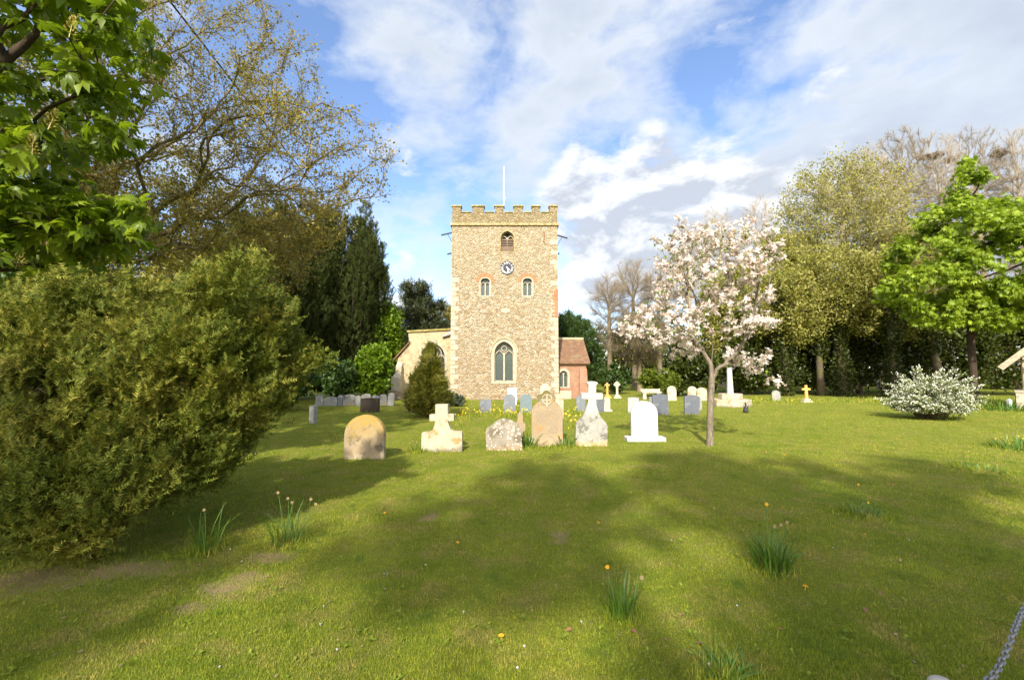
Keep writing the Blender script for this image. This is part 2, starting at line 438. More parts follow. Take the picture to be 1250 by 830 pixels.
bg = nd(nt, 'ShaderNodeBackground', {0: col, 1: .1}); nd(nt, 'ShaderNodeOutputWorld', {0: bg.outputs[0]})
sl = bpy.data.lights.new('sun', 'SUN'); sl.energy = 4.3; sl.angle = math.radians(1.1); sl.color = (1, .94, .83)
so = put(bpy.data.objects.new('sun', sl)); so.rotation_euler = travel.to_track_quat('-Z', 'Y').to_euler(); so.location = (0, -20, 30)
S.view_settings.view_transform = 'Standard'; S.view_settings.look = 'None'; S.view_settings.exposure = .92; S.view_settings.gamma = 1
S.render.engine = 'CYCLES'; cy = S.cycles
cy.max_bounces = 6; cy.diffuse_bounces = 3; cy.glossy_bounces = 2; cy.transmission_bounces = 3; cy.transparent_max_bounces = 4; cy.caustics_reflective = False; cy.caustics_refractive = False

# ================================================================== GROUND
SOIL = [gnd(272, 720) + (.22, .17), gnd(300, 704) + (.17, .12), gnd(232, 742) + (.13, .12), gnd(683, 655) + (.10, .2), gnd(524, 630) + (.10, .2), gnd(40, 705) + (.55, .28), gnd(150, 694) + (.5, .2), gnd(330, 680) + (.22, .13)]
def groundcol(nt, co_):
    """green, straw and moss patches of the lawn at a place on the ground"""
    a = noise(nt, co_, .55, 5, .6); b = noise(nt, co_, 2.3, 5, .65); c = noise(nt, co_, 9, 4, .7)
    col = mix(nt, mr(nt, a, .35, .65), (.195, .235, .020), (.285, .285, .034))
    col = mix(nt, mr(nt, b, .50, .66, 0, .8), col, (.345, .275, .085))
    col = mix(nt, mr(nt, b, .44, .30, 0, .9), col, (.115, .175, .016))
    return col, c
m, nt = newmat('lawn_soil'); co_ = objco(nt)
lawn, c = groundcol(nt, co_)
fine = noise(nt, co_, 60, 6, .75); mid = noise(nt, co_, 18, 5, .7)
lawn = mix(nt, mr(nt, fine, .35, .68), tuple([.10, .12, .015]), lawn)
lawn = mix(nt, mr(nt, mid, .55, .75, 0, .4), lawn, (.16, .125, .06))
xy = nd(nt, 'ShaderNodeSeparateXYZ', {0: co_})
soilmask = None
wob = noise(nt, co_, 4.5, 5, .7)
for x, y, rx, ry in SOIL:
    dx = math_(nt, 'DIVIDE', math_(nt, 'SUBTRACT', xy.outputs[0], x), rx); dy = math_(nt, 'DIVIDE', math_(nt, 'SUBTRACT', xy.outputs[1], y), ry)
    r = math_(nt, 'SQRT', math_(nt, 'ADD', math_(nt, 'MULTIPLY', dx, dx), math_(nt, 'MULTIPLY', dy, dy)))
    r = math_(nt, 'ADD', r, math_(nt, 'MULTIPLY', math_(nt, 'SUBTRACT', wob, .5), 3.4)); k = mr(nt, r, .5, 1.25, 1, 0)
    soilmask = k if soilmask is None else math_(nt, 'MAXIMUM', soilmask, k)
soil = mix(nt, mr(nt, fine, .3, .7), (.22, .15, .075), (.38, .27, .15))
full = mix(nt, math_(nt, 'MULTIPLY', soilmask, .8), lawn, soil)
finish(nt, full, .95, math_(nt, 'ADD', fine, mid), .9, .03, .1)
LAWN = m
xs = np.concatenate([[-600, -200, -90], np.arange(-60, 61, 3.0), [90, 200, 600]]); ys = np.concatenate([[-600, -150, -60], np.arange(-30, 91, 3.0), [150, 300, 900]])
gx, gy = np.meshgrid(xs, ys); V = np.stack([gx, gy, gx * 0], -1).reshape(-1, 3); nx, ny = len(xs), len(ys)
q = (np.arange(ny - 1)[:, None] * nx + np.arange(nx - 1)[None]).ravel(); q = np.stack([q, q + 1, q + nx + 1, q + nx], 1)
tag(mesh_np('ground', V, [q], LAWN), 'mown churchyard lawn, green with straw and bare earth patches', 'lawn', kind='structure')

# blades of grass: one mesh
m, nt = newmat('grass_blades'); co_ = objco(nt); lawn, c = groundcol(nt, co_)
rnd_ = nd(nt, 'ShaderNodeNewGeometry').outputs['Random Per Island']
lawn = mix(nt, 1.0, lawn, ramp(nt, noise(nt, co_, 11, 5, .7), [(.28, (.55, .68, .5)), (.5, (1, 1, 1)), (.72, (1.3, 1.2, 1.15))]), 'MULTIPLY')
gc = mix(nt, 1.0, lawn, ramp(nt, rnd_, [(0, (.6, .8, .5)), (.45, (.95, 1.05, .8)), (.85, (1.2, 1.2, 1.0)), (.96, (1.45, 1.3, 1.3)), (1, (1.8, 1.5, 2.0))]), 'MULTIPLY')
p = nd(nt, 'ShaderNodeBsdfPrincipled', {'Base Color': gc, 'Roughness': .55, 'Specular IOR Level': .25}); t_ = nd(nt, 'ShaderNodeBsdfTranslucent', {'Color': gc})
nd(nt, 'ShaderNodeOutputMaterial', {0: nd(nt, 'ShaderNodeMixShader', {0: .3, 1: p.outputs[0], 2: t_.outputs[0]}).outputs[0]})
GRASS = m
def soil_at(x, y):
    k = np.zeros(len(x)); wb = fnoise(np.stack([x * 3, y * 3, x * 0], 1), 1.6)
    for sx_, sy_, rx, ry in SOIL: k = np.maximum(k, 1.15 - np.sqrt(((x - sx_) / rx) ** 2 + ((y - sy_) / ry) ** 2) + .25 * wb)
    return k
def blades(x, y, h, wd, lean=.6):
    n = len(x); a = rng.random(n) * 6.283; l = rng.random(n) * lean + .1; la = rng.random(n) * 6.283
    cx, cy_ = np.cos(a) * wd / 2, np.sin(a) * wd / 2; V = np.zeros((n, 3, 3))
    V[:, 0] = np.stack([x - cx, y - cy_, 0 * x - .004], 1); V[:, 1] = np.stack([x + cx, y + cy_, 0 * x - .004], 1)
    V[:, 2] = np.stack([x + np.cos(la) * l * h, y + np.sin(la) * l * h, h * np.sqrt(np.maximum(1 - l * l, .1))], 1)
    return V.reshape(-1, 3), [np.arange(3 * n).reshape(-1, 3)]
N = 900000; u = rng.random(N); y0_, y1_, e_ = 1.6, 27.0, -.35
yy = (y0_ ** e_ + u * (y1_ ** e_ - y0_ ** e_)) ** (1 / e_); xx = (rng.random(N) - .5) * 2 * (1.22 * yy + .8)
keep = (soil_at(xx, yy) < rng.random(N) * 1.3 + .1); xx, yy = xx[keep], yy[keep]
clump = fnoise(np.stack([xx, yy, 0 * xx], 1), 3.0)
hh = (.017 + .0006 * yy) * rng.uniform(.5, 1.5, len(xx)) * (1 + .35 * clump.clip(-1, 1.5)); ww = .0026 + .00075 * yy
GR = [blades(xx, yy, hh, ww * rng.uniform(.7, 1.3, len(xx)), .8)]
def tuft(x, y, r, n, h, wd=None):
    a = rng.random(n) * 6.283; q = np.sqrt(rng.random(n)) * r; px_, py_ = x + np.cos(a) * q, y + np.sin(a) * q
    GR.append(blades(px_, py_, h * rng.uniform(.4, 1.2, n), (wd or (.004 + .0011 * y)) * np.ones(n), .55))
def fringe(x0, x1, y, n, h):          # uncut grass along the foot of a stone
    px_ = rng.uniform(x0, x1, n); py_ = y + rng.normal(size=n) * .035
    GR.append(blades(px_, py_, h * rng.uniform(.4, 1.3, n), (.003 + .0011 * y) * np.ones(n), .45))

# ================================================================== CHURCH
def rubble(name, tone=None):
    m, nt = newmat(name); co_ = objco(nt)
    wv = nd(nt, 'ShaderNodeTexNoise', {'Vector': co_, 'Scale': 3.0, 'Detail': 3.0}).outputs[1]
    cw = nd(nt, 'ShaderNodeVectorMath', {0: co_, 1: nd(nt, 'ShaderNodeVectorMath', {0: wv, 3: .12}, operation='SCALE').outputs[0]}, operation='ADD').outputs[0]
    mp = nd(nt, 'ShaderNodeMapping', {'Vector': cw, 'Scale': (6.6, 6.6, 10.5)}).outputs[0]
    v = nd(nt, 'ShaderNodeTexVoronoi', {'Vector': mp, 'Scale': 1.0}); e = nd(nt, 'ShaderNodeTexVoronoi', {'Vector': mp, 'Scale': 1.0}, feature='DISTANCE_TO_EDGE')
    r = nd(nt, 'ShaderNodeSeparateColor', {0: v.outputs['Color']})
    cs = ramp(nt, r.outputs[0], [(0, (.24, .155, .07)), (.2, (.34, .225, .10)), (.42, (.43, .31, .155)), (.62, (.48, .38, .22)), (.8, (.53, .455, .31)), (1, (.60, .545, .42))])
    big = noise(nt, co_, .45, 5, .6, .5)
    z = nd(nt, 'ShaderNodeSeparateXYZ', {0: co_}).outputs[2]
    cs = mix(nt, math_(nt, 'MULTIPLY', mr(nt, z, 4.5, 2, 0, .5), r.outputs[1]), cs, (.31, .155, .055))
    cs = mix(nt, mr(nt, big, .56, .70, 0, .65), cs, (.46, .395, .27))                 # remains of old limewash
    cs = mix(nt, mr(nt, z, 6.4, 8.2, 0, .35), cs, (.37, .28, .15))
    cs = mix(nt, mr(nt, noise(nt, co_, 1.6, 5, .65), .55, .75, 0, .6), cs, (.225, .145, .065))
    cs = mix(nt, .32, cs, (.44, .365, .245))
    cs = mix(nt, mr(nt, e.outputs[0], .0, .10, .6, 0), cs, (.47, .39, .255))
    cs = mix(nt, 1.0, cs, (.90, .915, .96), 'MULTIPLY')
    if tone: cs = mix(nt, 1.0, cs, tone, 'MULTIPLY')
    f = noise(nt, co_, 22, 4, .7)
    cs = mix(nt, mr(nt, f, .5, .75, 0, .4), cs, (.19, .13, .07))
    finish(nt, cs, .92, math_(nt, 'ADD', mr(nt, e.outputs[0], 0, .25), math_(nt, 'MULTIPLY', f, .6)), 1.0, .05, .15); return m
RUB = rubble('flint_rubble'); PRUB = rubble('parapet_rubble', (.74, .73, .62))
ASH = stone('ashlar', (.46, .405, .295), (.35, .295, .20), ((.28, .22, .13), .60))
PAR = stone('parapet_stone', (.26, .19, .085), (.42, .33, .18), ((.20, .155, .05), .53), spots=(.50, .43, .29), spot_amt=.5)
CAPM = stone('mossy_coping', (.28, .22, .07), (.36, .30, .13), ((.20, .17, .04), .5))
RENDER = stone('old_render', (.46, .38, .235), (.36, .28, .16), ((.26, .19, .09), .56))
m, nt = newmat('red_brick'); co_ = objco(nt)
sw = nd(nt, 'ShaderNodeMapping', {'Vector': co_, 'Rotation': (math.radians(90), 0, 0)}).outputs[0]
br = nd(nt, 'ShaderNodeTexBrick', {'Vector': sw, 'Color1': c4((.31, .135, .075)), 'Color2': c4((.21, .10, .06)), 'Mortar': c4((.36, .27, .19)), 'Scale': 4.4, 'Mortar Size': .02, 'Bias': .1})
bc = mix(nt, mr(nt, noise(nt, co_, 2.2, 5), .5, .72, 0, .6), br.outputs[0], (.34, .24, .15)); finish(nt, bc, .9, br.outputs[1], -.3, .01, .2); BRICK = m
m, nt = newmat('clay_tiles'); co_ = objco(nt)
sw = nd(nt, 'ShaderNodeMapping', {'Vector': co_, 'Rotation': (math.radians(90), 0, 0)}).outputs[0]
br = nd(nt, 'ShaderNodeTexBrick', {'Vector': sw, 'Color1': c4((.21, .11, .06)), 'Color2': c4((.145, .085, .055)), 'Mortar': c4((.06, .035, .02)), 'Scale': 5.0, 'Mortar Size': .015, 'Brick Width': .8, 'Row Height': .5})
bc = mix(nt, mr(nt, noise(nt, co_, 2.5, 6, .7), .52, .66, 0, .6), br.outputs[0], (.24, .22, .10)); finish(nt, bc, .9, br.outputs[1], -.5, .02, .2); TILE = m
GLASSM, nt = newmat('leaded_glass'); co_ = objco(nt)
rot = nd(nt, 'ShaderNodeMapping', {'Vector': co_, 'Rotation': (0, math.radians(45), 0)}).outputs[0]
ck = nd(nt, 'ShaderNodeTexVoronoi', {'Vector': rot, 'Scale': 9.0, 'Randomness': 0.0}, distance='CHEBYCHEV')
finish(nt, mix(nt, mr(nt, ck.outputs[0], .40, .46), mix(nt, noise(nt, co_, 9, 2), (.035, .06, .05), (.09, .13, .11)), (.03, .03, .03)), .25, noise(nt, co_, 14, 2), .25, .01, .5)
DARK = plain('dark_louvre', (.10, .065, .04), .8); WOODB = plain('weathered_board', (.15, .105, .07), .85)
LEAD = plain('lead_grey', (.30, .29, .28), .5); WHITE = plain('white_paint', (.78, .78, .76), .4, .05); BLACKP = plain('clock_black', (.018, .02, .03), .45, .2)
BRK2 = plain('brick_arch', (.36, .15, .07), .9, .3, 9); IRON = plain('dark_iron', (.04, .04, .045), .5)

YT = 27.0
xl, _ = at(549.5, 480, YT); xr, _ = at(682, 480, YT); cxm = (xl + xr) / 2; HW = (xr - xl) / 2
church = thing('church', (cxm, YT, 0), 'old rubble stone church tower with battlements, clock and low side aisles', 'church')
def L(px, py, Y=YT):
    x, z = at(px, py, Y); return x - cxm, z
zs_ = L(615, 275.5)[1]; zc = L(615, 260)[1]; zm = L(615, 250.5)[1]
# window openings
def wloc(px0, px1, pyb, pys, pyt):
    xa = L(px0, pyb)[0]; xb = L(px1, pyb)[0]; return arch(xa, xb, L(px0, pyb)[1], L(px0, pys)[1], L(px0, pyt)[1])
bel = wloc(611.3, 627.2, 307.5, 291, 282.5); wl = wloc(586.8, 597.7, 361.5, 344, 340); wr = wloc(638.3, 649.5, 361.5, 344, 340); ww_ = wloc(603.5, 627, 466, 431, 417)
mb = plate([(-HW, -.3), (HW, -.3), (HW, zs_), (-HW, zs_)], [bel, wl, wr, ww_], 0, .6, rim=False)
DEP = 6.9
mb.add([(-HW, 0, -.3), (-HW, DEP, -.3), (-HW, DEP, zs_), (-HW, 0, zs_), (HW, 0, -.3), (HW, DEP, -.3), (HW, DEP, zs_), (HW, 0, zs_)], [(0, 1, 2, 3), (4, 7, 6, 5), (1, 5, 6, 2), (3, 2, 6, 7)])
tw_ = mb.build('tower_wall', RUB, church)
# plinth
MB().box(-HW - .10, HW + .10, -.10, DEP + .1, -.3, .38).build('plinth', RUB, church, bevel=.04)
# string course and battlements on four sides
mb = MB()
mb.box(-HW - .10, HW + .10, -.10, DEP + .1, zs_ - .02, zs_ + .14).build('string_course', PAR, church, bevel=.03)
mb = MB(); T_ = .42
zb = zs_ + .14
mb.box(-HW, HW, 0, T_, zb, zc); mb.box(-HW, HW, DEP - T_, DEP, zb, zc); mb.box(-HW, -HW + T_, T_, DEP - T_, zb, zc); mb.box(HW - T_, HW, T_, DEP - T_, zb, zc)
cps = []
class CP:
    def box(s, *a): cps.append(a)
cp = CP()
mer = [(385, 430), (487, 547), (600, 647), (697, 743), (790, 830), (877, 917)]
e0 = -HW
for a, b in mer:
    f = lambda q: -HW + (q - 385) / (917 - 385) * 2 * HW
    xa, xb = f(a), f(b)
    for ya in (0.0, DEP - T_):
        mb.box(xa + .01, xb - .01, ya + .01, ya + T_ - .01, zc, zm - .1); cp.box(xa - .04, xb + .04, ya - .05, ya + T_ + .05, zm - .1, zm)
for i in range(len(mer) - 1):
    xa, xb = f(mer[i][1]), f(mer[i + 1][0]); cp.box(xa + .045, xb - .045, -.05, T_ + .05, zc + .003, zc + .08); cp.box(xa + .045, xb - .045, DEP - T_ - .05, DEP + .05, zc + .003, zc + .08)
for k in range(1, 5):
    yc = DEP * k / 5
    for sx_ in (-1, 1):
        xa = sx_ * (HW - T_ / 2); mb.box(xa - T_ / 2 + .01, xa + T_ / 2 - .01, yc - .35, yc + .35, zc, zm - .1); cp.box(xa - T_ / 2 - .05, xa + T_ / 2 + .05, yc - .39, yc + .39, zm - .1, zm)
pp = mb.build('parapet', PRUB, church, bevel=.015); [MB().box(*a).build('coping', CAPM, pp, bevel=.02) for a in cps]
MB().box(-HW + T_, HW - T_, T_, DEP - T_, zs_ - .05, zs_ + .1).build('tower_roof', LEAD, church)
# quoins: pale dressed stones low down, brick patches high on one edge
for sx_ in (-1, 1):
    z = .40; k = 0
    while z < zs_ - .3:
        h = random.uniform(.24, .36); lw = (.46 if k % 2 else .26) + random.uniform(-.05, .05)
        hi = z > (5.9 if sx_ > 0 else 7.5)
        if not hi or random.random() < .35:
            xo = sx_ * (HW + .012); xi = sx_ * (HW - lw)
            MB().box(min(xo, xi), max(xo, xi), -.014, .5 if k % 2 == 0 else .3, z + .012, min(z + h, zs_ - .06) - .012).build('quoin', ASH, church, bevel=.02)
        z += h; k += 1
q = MB(); z = L(681, 387)[1]; k = 0
while z < L(681, 353)[1]:
    q.box(HW - (.22 if k % 2 else .34), HW + .017, -.018, .3, z + .006, z + .104); z += .11; k += 1
q.build('brick_quoins', BRK2, church)
# relieving stones and patches
x0, z0 = L(617, 379); MB().box(x0 - .27, x0 + .27, -.016, .05, z0 - .13, z0 + .13).build('tablet', ASH, church, bevel=.01)
def inset(o, d):    # an outline pushed outwards by d
    c = np.mean(o, 0); out = []
    n = len(o)
    for i in range(n):
        a, b, c_ = np.array(o[i - 1]), np.array(o[i]), np.array(o[(i + 1) % n]); t = c_ - a; t = t / (np.linalg.norm(t) + 1e-9); nrm = np.array([t[1], -t[0]]); out.append(tuple(b + nrm * d))
    return out
def window(name, out, sur, smat, proud, glz, depth=.26, mull=.07, label=None):
    o = inset(out, sur)
    s = plate(o, [out], -proud, .2).build(name, smat, church)
    xa = out[0][0]; xb = out[1][0]; z0 = out[0][1]; zt = max(p[1] for p in out); c = (xa + xb) / 2
    plate(out, [], depth + .04, depth + .06).build('pane', glz, s)
    fr = MB(); zsp = out[2][1]; zs2 = z0 + (zt - z0) * .68
    fr.strip([(c, z0), (c, zs2 + (zt - z0) * .05)], mull, depth - .08, depth + .035)
    for a, b in ((xa, c), (c, xb)):
        ar = arch(a, b, z0, zs2 - (b - a) * .35, zs2 + (b - a) * .42, 6)
        fr.strip(ar[1:], mull * .75, depth - .07, depth + .03)
    fr.strip(out[1:] + [out[0]], mull * 1.1, depth - .08, depth + .034)
    fr.strip([(xa, z0 + mull * .3), (xb, z0 + mull * .3)], mull, depth - .09, depth + .036)
    fr.build('tracery', ASH, s)
    return s, c, z0, zt, xa, xb, zs2
s, c, z0, zt, xa, xb, zs2 = window('belfry_window', bel, .10, PAR, .02, plain('belfry_dark', (.03, .025, .02), .9))
lv = MB(); zl = z0 + .04
while zl < z0 + (zs2 - z0) * .95:
    lv.add([(xa, .14, zl), (xb, .14, zl), (xb, .24, zl + .10), (xa, .24, zl + .10), (xa, .14, zl + .02), (xb, .14, zl + .02), (xb, .24, zl + .12), (xa, .24, zl + .12)], [(0, 1, 2, 3), (7, 6, 5, 4), (0, 4, 5, 1), (1, 5, 6, 2), (2, 6, 7, 3), (3, 7, 4, 0)]); zl += .105
lv.build('louvre', WOODB, s)
MB().box(xa + .02, xb - .02, .10, .135, z0 + .02, z0 + (zt - z0) * .30).build('board', WOODB, s)
for out in (wl, wr):
    s, c, z0, zt, xa, xb, zs2 = window('nave_lancet_window', out, .09, ASH, .01, GLASSM, .2, .075)
    o2 = inset(out, .30); ins = inset(out, .095)
    keep_ = [i for i in range(len(out)) if out[i][1] > z0 + (zt - z0) * .12]
    ring = [o2[i] for i in keep_] + [ins[i] for i in reversed(keep_)]
    plate(ring, [], -.024, .15).build('brick_arch', BRK2, s)
s, c, z0, zt, xa, xb, zs2 = window('west_window', ww_, .20, ASH, .03, GLASSM, .28, .10)
rb = MB(); qz = [(c + .16 * math.cos(a), zt - .42 + .16 * math.sin(a)) for a in np.linspace(0, 2 * math.pi, 13)]
rb.strip(qz, .05, .21, .31); rb.build('quatrefoil', ASH, s)
sb = MB(); 
for i in range(1, 9): sb.strip([(xa, z0 + i * .16), (xb, z0 + i * .16)], .014, .30, .315)
sb.build('saddle_bars', IRON, s)
# hood mould over the west window
o2 = inset(ww_, .30); i2 = inset(ww_, .205); keep_ = [i for i in range(len(ww_)) if ww_[i][1] > z0 + (zt - z0) * .6]
plate([o2[i] for i in keep_] + [i2[i] for i in reversed(keep_)], [], -.09, .1).build('hood_mould', RENDER, s)
# clock
kx, kz = L(619.2, 327.2); R_ = .42
disc = lambda r, n=40: [(kx + r * math.cos(2 * math.pi * i / n), kz + r * math.sin(2 * math.pi * i / n)) for i in range(n)]
ck_ = plate(disc(R_ * .93), [], -.04, .02).build('clock', BLACKP, church)
nm = MB()
def stroke(cx_, r0, r1, lat0, lat1, ang, wd):
    ca, sa = math.sin(ang), math.cos(ang); P_ = lambda r, l: (kx + ca * r + sa * l, kz + sa * r - ca * l)
    nm.strip([P_(r0, lat0), P_(r1, lat1)], wd, -.052, -.0405)
rom = ['XII', 'I', 'II', 'III', 'IIII', 'V', 'VI', 'VII', 'VIII', 'IX', 'X', 'XI']
for h, s_ in enumerate(rom):
    a = h * math.pi / 6; wds = {'I': .042, 'V': .075, 'X': .075}; tot = sum(wds[c_] for c_ in s_); l = -tot / 2
    for c_ in s_:
        q = wds[c_]; m_ = l + q / 2; r0, r1 = .26, .38
        if c_ == 'I': stroke(0, r0, r1, m_, m_, a, .017)
        elif c_ == 'V': stroke(0, r0, r1, m_, m_ - .026, a, .016); stroke(0, r0, r1, m_, m_ + .026, a, .016)
        else: stroke(0, r0, r1, m_ - .026, m_ + .026, a, .016); stroke(0, r0, r1, m_ + .026, m_ - .026, a, .016)
        l += q
nm.build('numerals', WHITE, ck_)
plate(disc(R_), [disc(R_ * .945)], -.055, .01).build('rim', BLACKP, ck_)
for nm_, ang, ln, wd in (('minute_hand', math.radians(168), .33, .03), ('hour_hand', math.radians(133), .22, .045)):
    b = MB(); d = (math.sin(ang), math.cos(ang)); y = -.066 if nm_[0] == 'm' else -.058
    b.strip([(kx - d[0] * .08, kz - d[1] * .08), (kx + d[0] * ln, kz + d[1] * ln)], wd, y, y + .006); b.build(nm_, WHITE, ck_)
# flagpole
fx, _ = L(615, 240, YT + 1.2); ft = L(615, 205.5, YT + 1.2)[1]
fp = MB().tube([(fx, 1.2, zs_ + .1), (fx, 1.2, ft)], [.042, .028], 10).build('flagpole', WHITE, church, smooth=True)
MB().tube([(fx, 1.2, ft), (fx, 1.2, ft + .09)], [.04, .02], 10).build('finial', WHITE, fp)
MB().box(fx + .04, fx + .1, 1.16, 1.24, L(615, 235)[1], L(615, 232)[1]).build('cleat', WHITE, fp)
# water spouts
def spout(p0, p1, stay=None):
    a = L(*p0); b = L(*p1); y = .5
    o = MB().tube([(b[0], y, b[1]), (a[0], y, a[1])], .05, 8).build('water_spout', IRON, church)
    if stay: c_ = L(*stay); MB().tube([((a[0] + b[0]) / 2, y, (a[1] + b[1]) / 2 - .02), (c_[0], y, c_[1])], .018, 6).build('stay', IRON, o)
spout((537, 284.2), (553, 280.5), (551.5, 295)); spout((694, 288), (680.5, 284), (681.5, 296)); spout((544.5, 307.8), (552.5, 306)); spout((684, 307.3), (681, 306.8))
tx, tz = L(664, 290); MB().strip([(tx, tz + .35), (tx + .03, tz + .1), (tx - .02, tz - .3), (tx + .12, tz - .5)], .05, -.02, .03).build('anchor_tie', plain('rusty_iron', (.16, .08, .04), .8), church)

# aisle on the north side: west wall, sloping roof, buttresses
YA = YT + 1.2
A = lambda px, py: L(px, py, YA)
out = [A(484, 492), (-HW, A(549, 492)[1]), (-HW, A(549, 403)[1]), A(498.5, 406), A(499.5, 420), A(485, 438)]
out[0] = (out[0][0], -.3); out[1] = (out[1][0], -.3)
aw = arch(A(513.5, 470)[0], A(542.5, 470)[0], A(530, 473)[1], A(530, 436)[1], A(530, 419)[1])
ai = plate(out, [aw], 1.2, 1.7).build('aisle_wall', RENDER, church)
MB().box(out[5][0], -HW - .01, 1.7, 9, -.3, out[5][1] - .05).build('aisle_side_wall', RUB, ai)
xa_, za_ = out[5]; xb_, zb_ = out[4]; xb2 = -HW - .02; zb2 = zb_ + (zb_ - za_) / (xb_ - xa_) * 0 + .1
rf = MB().hexa([(xa_ - .25, 1.05, za_ - .16), (xb_ + .05, 1.05, zb_ + .08), (xb_ + .05, 9, zb_ + .08), (xa_ - .25, 9, za_ - .16), (xa_ - .25, 1.05, za_ - .04), (xb_ + .05, 1.05, zb_ + .2), (xb_ + .05, 9, zb_ + .2), (xa_ - .25, 9, za_ - .04)]).build('aisle_roof', TILE, church)
MB().hexa([(out[3][0] - .08, 1.1, out[3][1]), (-HW - .005, 1.1, out[2][1]), (-HW - .005, 1.8, out[2][1]), (out[3][0] - .08, 1.8, out[3][1]), (out[3][0] - .08, 1.1, out[3][1] + .13), (-HW - .005, 1.1, out[2][1] + .13), (-HW - .005, 1.8, out[2][1] + .13), (out[3][0] - .08, 1.8, out[3][1] + .13)]).build('aisle_coping', CAPM, church, bevel=.02)
MB().box(out[3][0] + .05, -HW - .01, 1.72, 9, out[4][1] - 1.5, out[3][1] - .25).build('clerestory_wall', RENDER, church)
o = inset(aw, .17); s = plate(o, [aw], 1.17, 1.4).build('aisle_window', ASH, church)
plate(aw, [], 1.5, 1.52).build('pane', GLASSM, s)
fr = MB(); xa, xb = aw[0][0], aw[1][0]; z0 = aw[0][1]; zt = max(p[1] for p in aw); wd3 = (xb - xa) / 3
for k in (1, 2): fr.strip([(xa + wd3 * k, z0), (xa + wd3 * k, z0 + (zt - z0) * .8)], .09, 1.38, 1.49)
for k in range(3): fr.strip(arch(xa + wd3 * k, xa + wd3 * (k + 1), z0, z0 + (zt - z0) * .58, z0 + (zt - z0) * .75, 5)[1:], .07, 1.39, 1.48)
for k in range(2): fr.strip(arch(xa + wd3 * (k + .5), xa + wd3 * (k + 1.5), z0 + (zt - z0) * .7, z0 + (zt - z0) * .76, z0 + (zt - z0) * .92, 5)[1:], .06, 1.40, 1.475)
fr.build('tracery', ASH, s)
# diagonal buttress at the corner of the aisle, two stages with a sloped head
bt = MB(); bx0, bx1 = A(481, 480)[0], A(492, 480)[0]
bt.hexa([(bx0, .45, -.3), (bx1, .45, -.3), (bx1, 1.19, -.3), (bx0, 1.19, -.3), (bx0, .45, A(485, 461)[1]), (bx1, .45, A(485, 461)[1]), (bx1, 1.19, A(485, 461)[1]), (bx0, 1.19, A(485, 461)[1])])
zt_ = A(485, 461)[1]; bt.hexa([(bx0 + .01, .46, zt_ + .002), (bx1 - .01, .46, zt_ + .002), (bx1 - .01, 1.188, zt_ + .002), (bx0 + .01, 1.188, zt_ + .002), (bx0 + .18, .8, zt_ + .35), (bx1 - .03, .8, zt_ + .35), (bx1 - .03, 1.188, zt_ + .35), (bx0 + .18, 1.188, zt_ + .35)])
bt.hexa([(bx0 + .18, .8, zt_ + .352), (bx1 - .03, .8, zt_ + .352), (bx1 - .03, 1.188, zt_ + .352), (bx0 + .18, 1.188, zt_ + .352), (bx0 + .18, .8, za_ - .5), (bx1 - .03, .8, za_ - .5), (bx1 - .03, 1.188, za_ - .2), (bx0 + .18, 1.188, za_ - .2)])
bt.build('buttress', ASH, church, bevel=.02)
MB().box(bx0 - .12, bx1 + .12, .3, 1.185, -.3, .55).build('buttress_foot', RUB, church, bevel=.03)
tx_, tz_ = A(546, 408); MB().hexa([(tx_ - .3, 1.0, tz_ - .2), (-HW - .006, 1.0, tz_ + .0), (-HW - .006, 1.19, tz_), (tx_ - .3, 1.19, tz_ - .2), (tx_ - .3, 1.0, tz_ - .12), (-HW - .006, 1.0, tz_ + .3), (-HW - .006, 1.19, tz_ + .3), (tx_ - .3, 1.19, tz_ - .12)]).build('weathering_slab', LEAD, church)

# brick vestry on the south side
YV = YT + 1.0; B = lambda px, py, Y=YV: L(px, py, Y)
vx1 = B(716, 480)[0]; ve = B(700, 441)[1]; vw = arch(B(681.6, 470)[0] + .0, B(691.5, 470)[0], B(686, 472)[1], B(686, 456)[1], B(686, 451.5)[1])
vwx = vw[0][0]
out = [(HW, -.3), (vx1, -.3), (vx1, ve), (HW, ve)]
vw = arch(HW + .18, HW + .68, B(686, 472)[1], B(686, 457.5)[1], B(686, 452.5)[1])
vs = plate(out, [vw], 1.0, 1.4).build('vestry_wall', BRICK, church)
MB().box(vx1 - .4, vx1 - .003, 1.402, 7, -.3, ve).build('vestry_side_wall', BRICK, vs)
bxv = B(718.5, 480)[0]
MB().hexa([(vx1 - .5, .75, -.3), (bxv, .75, -.3), (bxv, .998, -.3), (vx1 - .5, .998, -.3), (vx1 - .45, .85, ve - .6), (vx1 + .02, .85, ve - .6), (vx1 + .02, .998, ve - .45), (vx1 - .45, .998, ve - .45)]).build('vestry_buttress', BRICK, church)
zr = L(700, 414, YV + 2.2)[1]
rx0, rx1 = HW + .01, vx1 + .12; rxt = L(712, 414, YV + 2.2)[0]
v = [(rx0, .78, ve - .06), (rx1 + .1, .78, ve - .06), (rxt, 3.2, zr), (rx0, 3.2, zr), (rx0, 5.6, ve - .06), (rx1 + .1, 5.6, ve - .06)]
MB().add(v + [(p[0], p[1], p[2] - .1) for p in v], [(0, 1, 2, 3), (3, 2, 5, 4), (1, 5, 2), (6, 9, 8, 7), (9, 10, 11, 8), (7, 8, 11), (0, 6, 7, 1), (1, 7, 11, 5), (5, 11, 10, 4)]).build('vestry_roof', TILE, church)
MB().tube([(rx0, 3.2, zr + .02), (rxt, 3.2, zr + .02)], .09, 8).build('ridge_tiles', plain('pale_ridge', (.42, .34, .2), .9), church)
o = inset(vw, .15); s = plate(o, [vw], .97, 1.2).build('vestry_window', ASH, church)
plate(vw, [], 1.22, 1.24).build('pane', GLASSM, s)
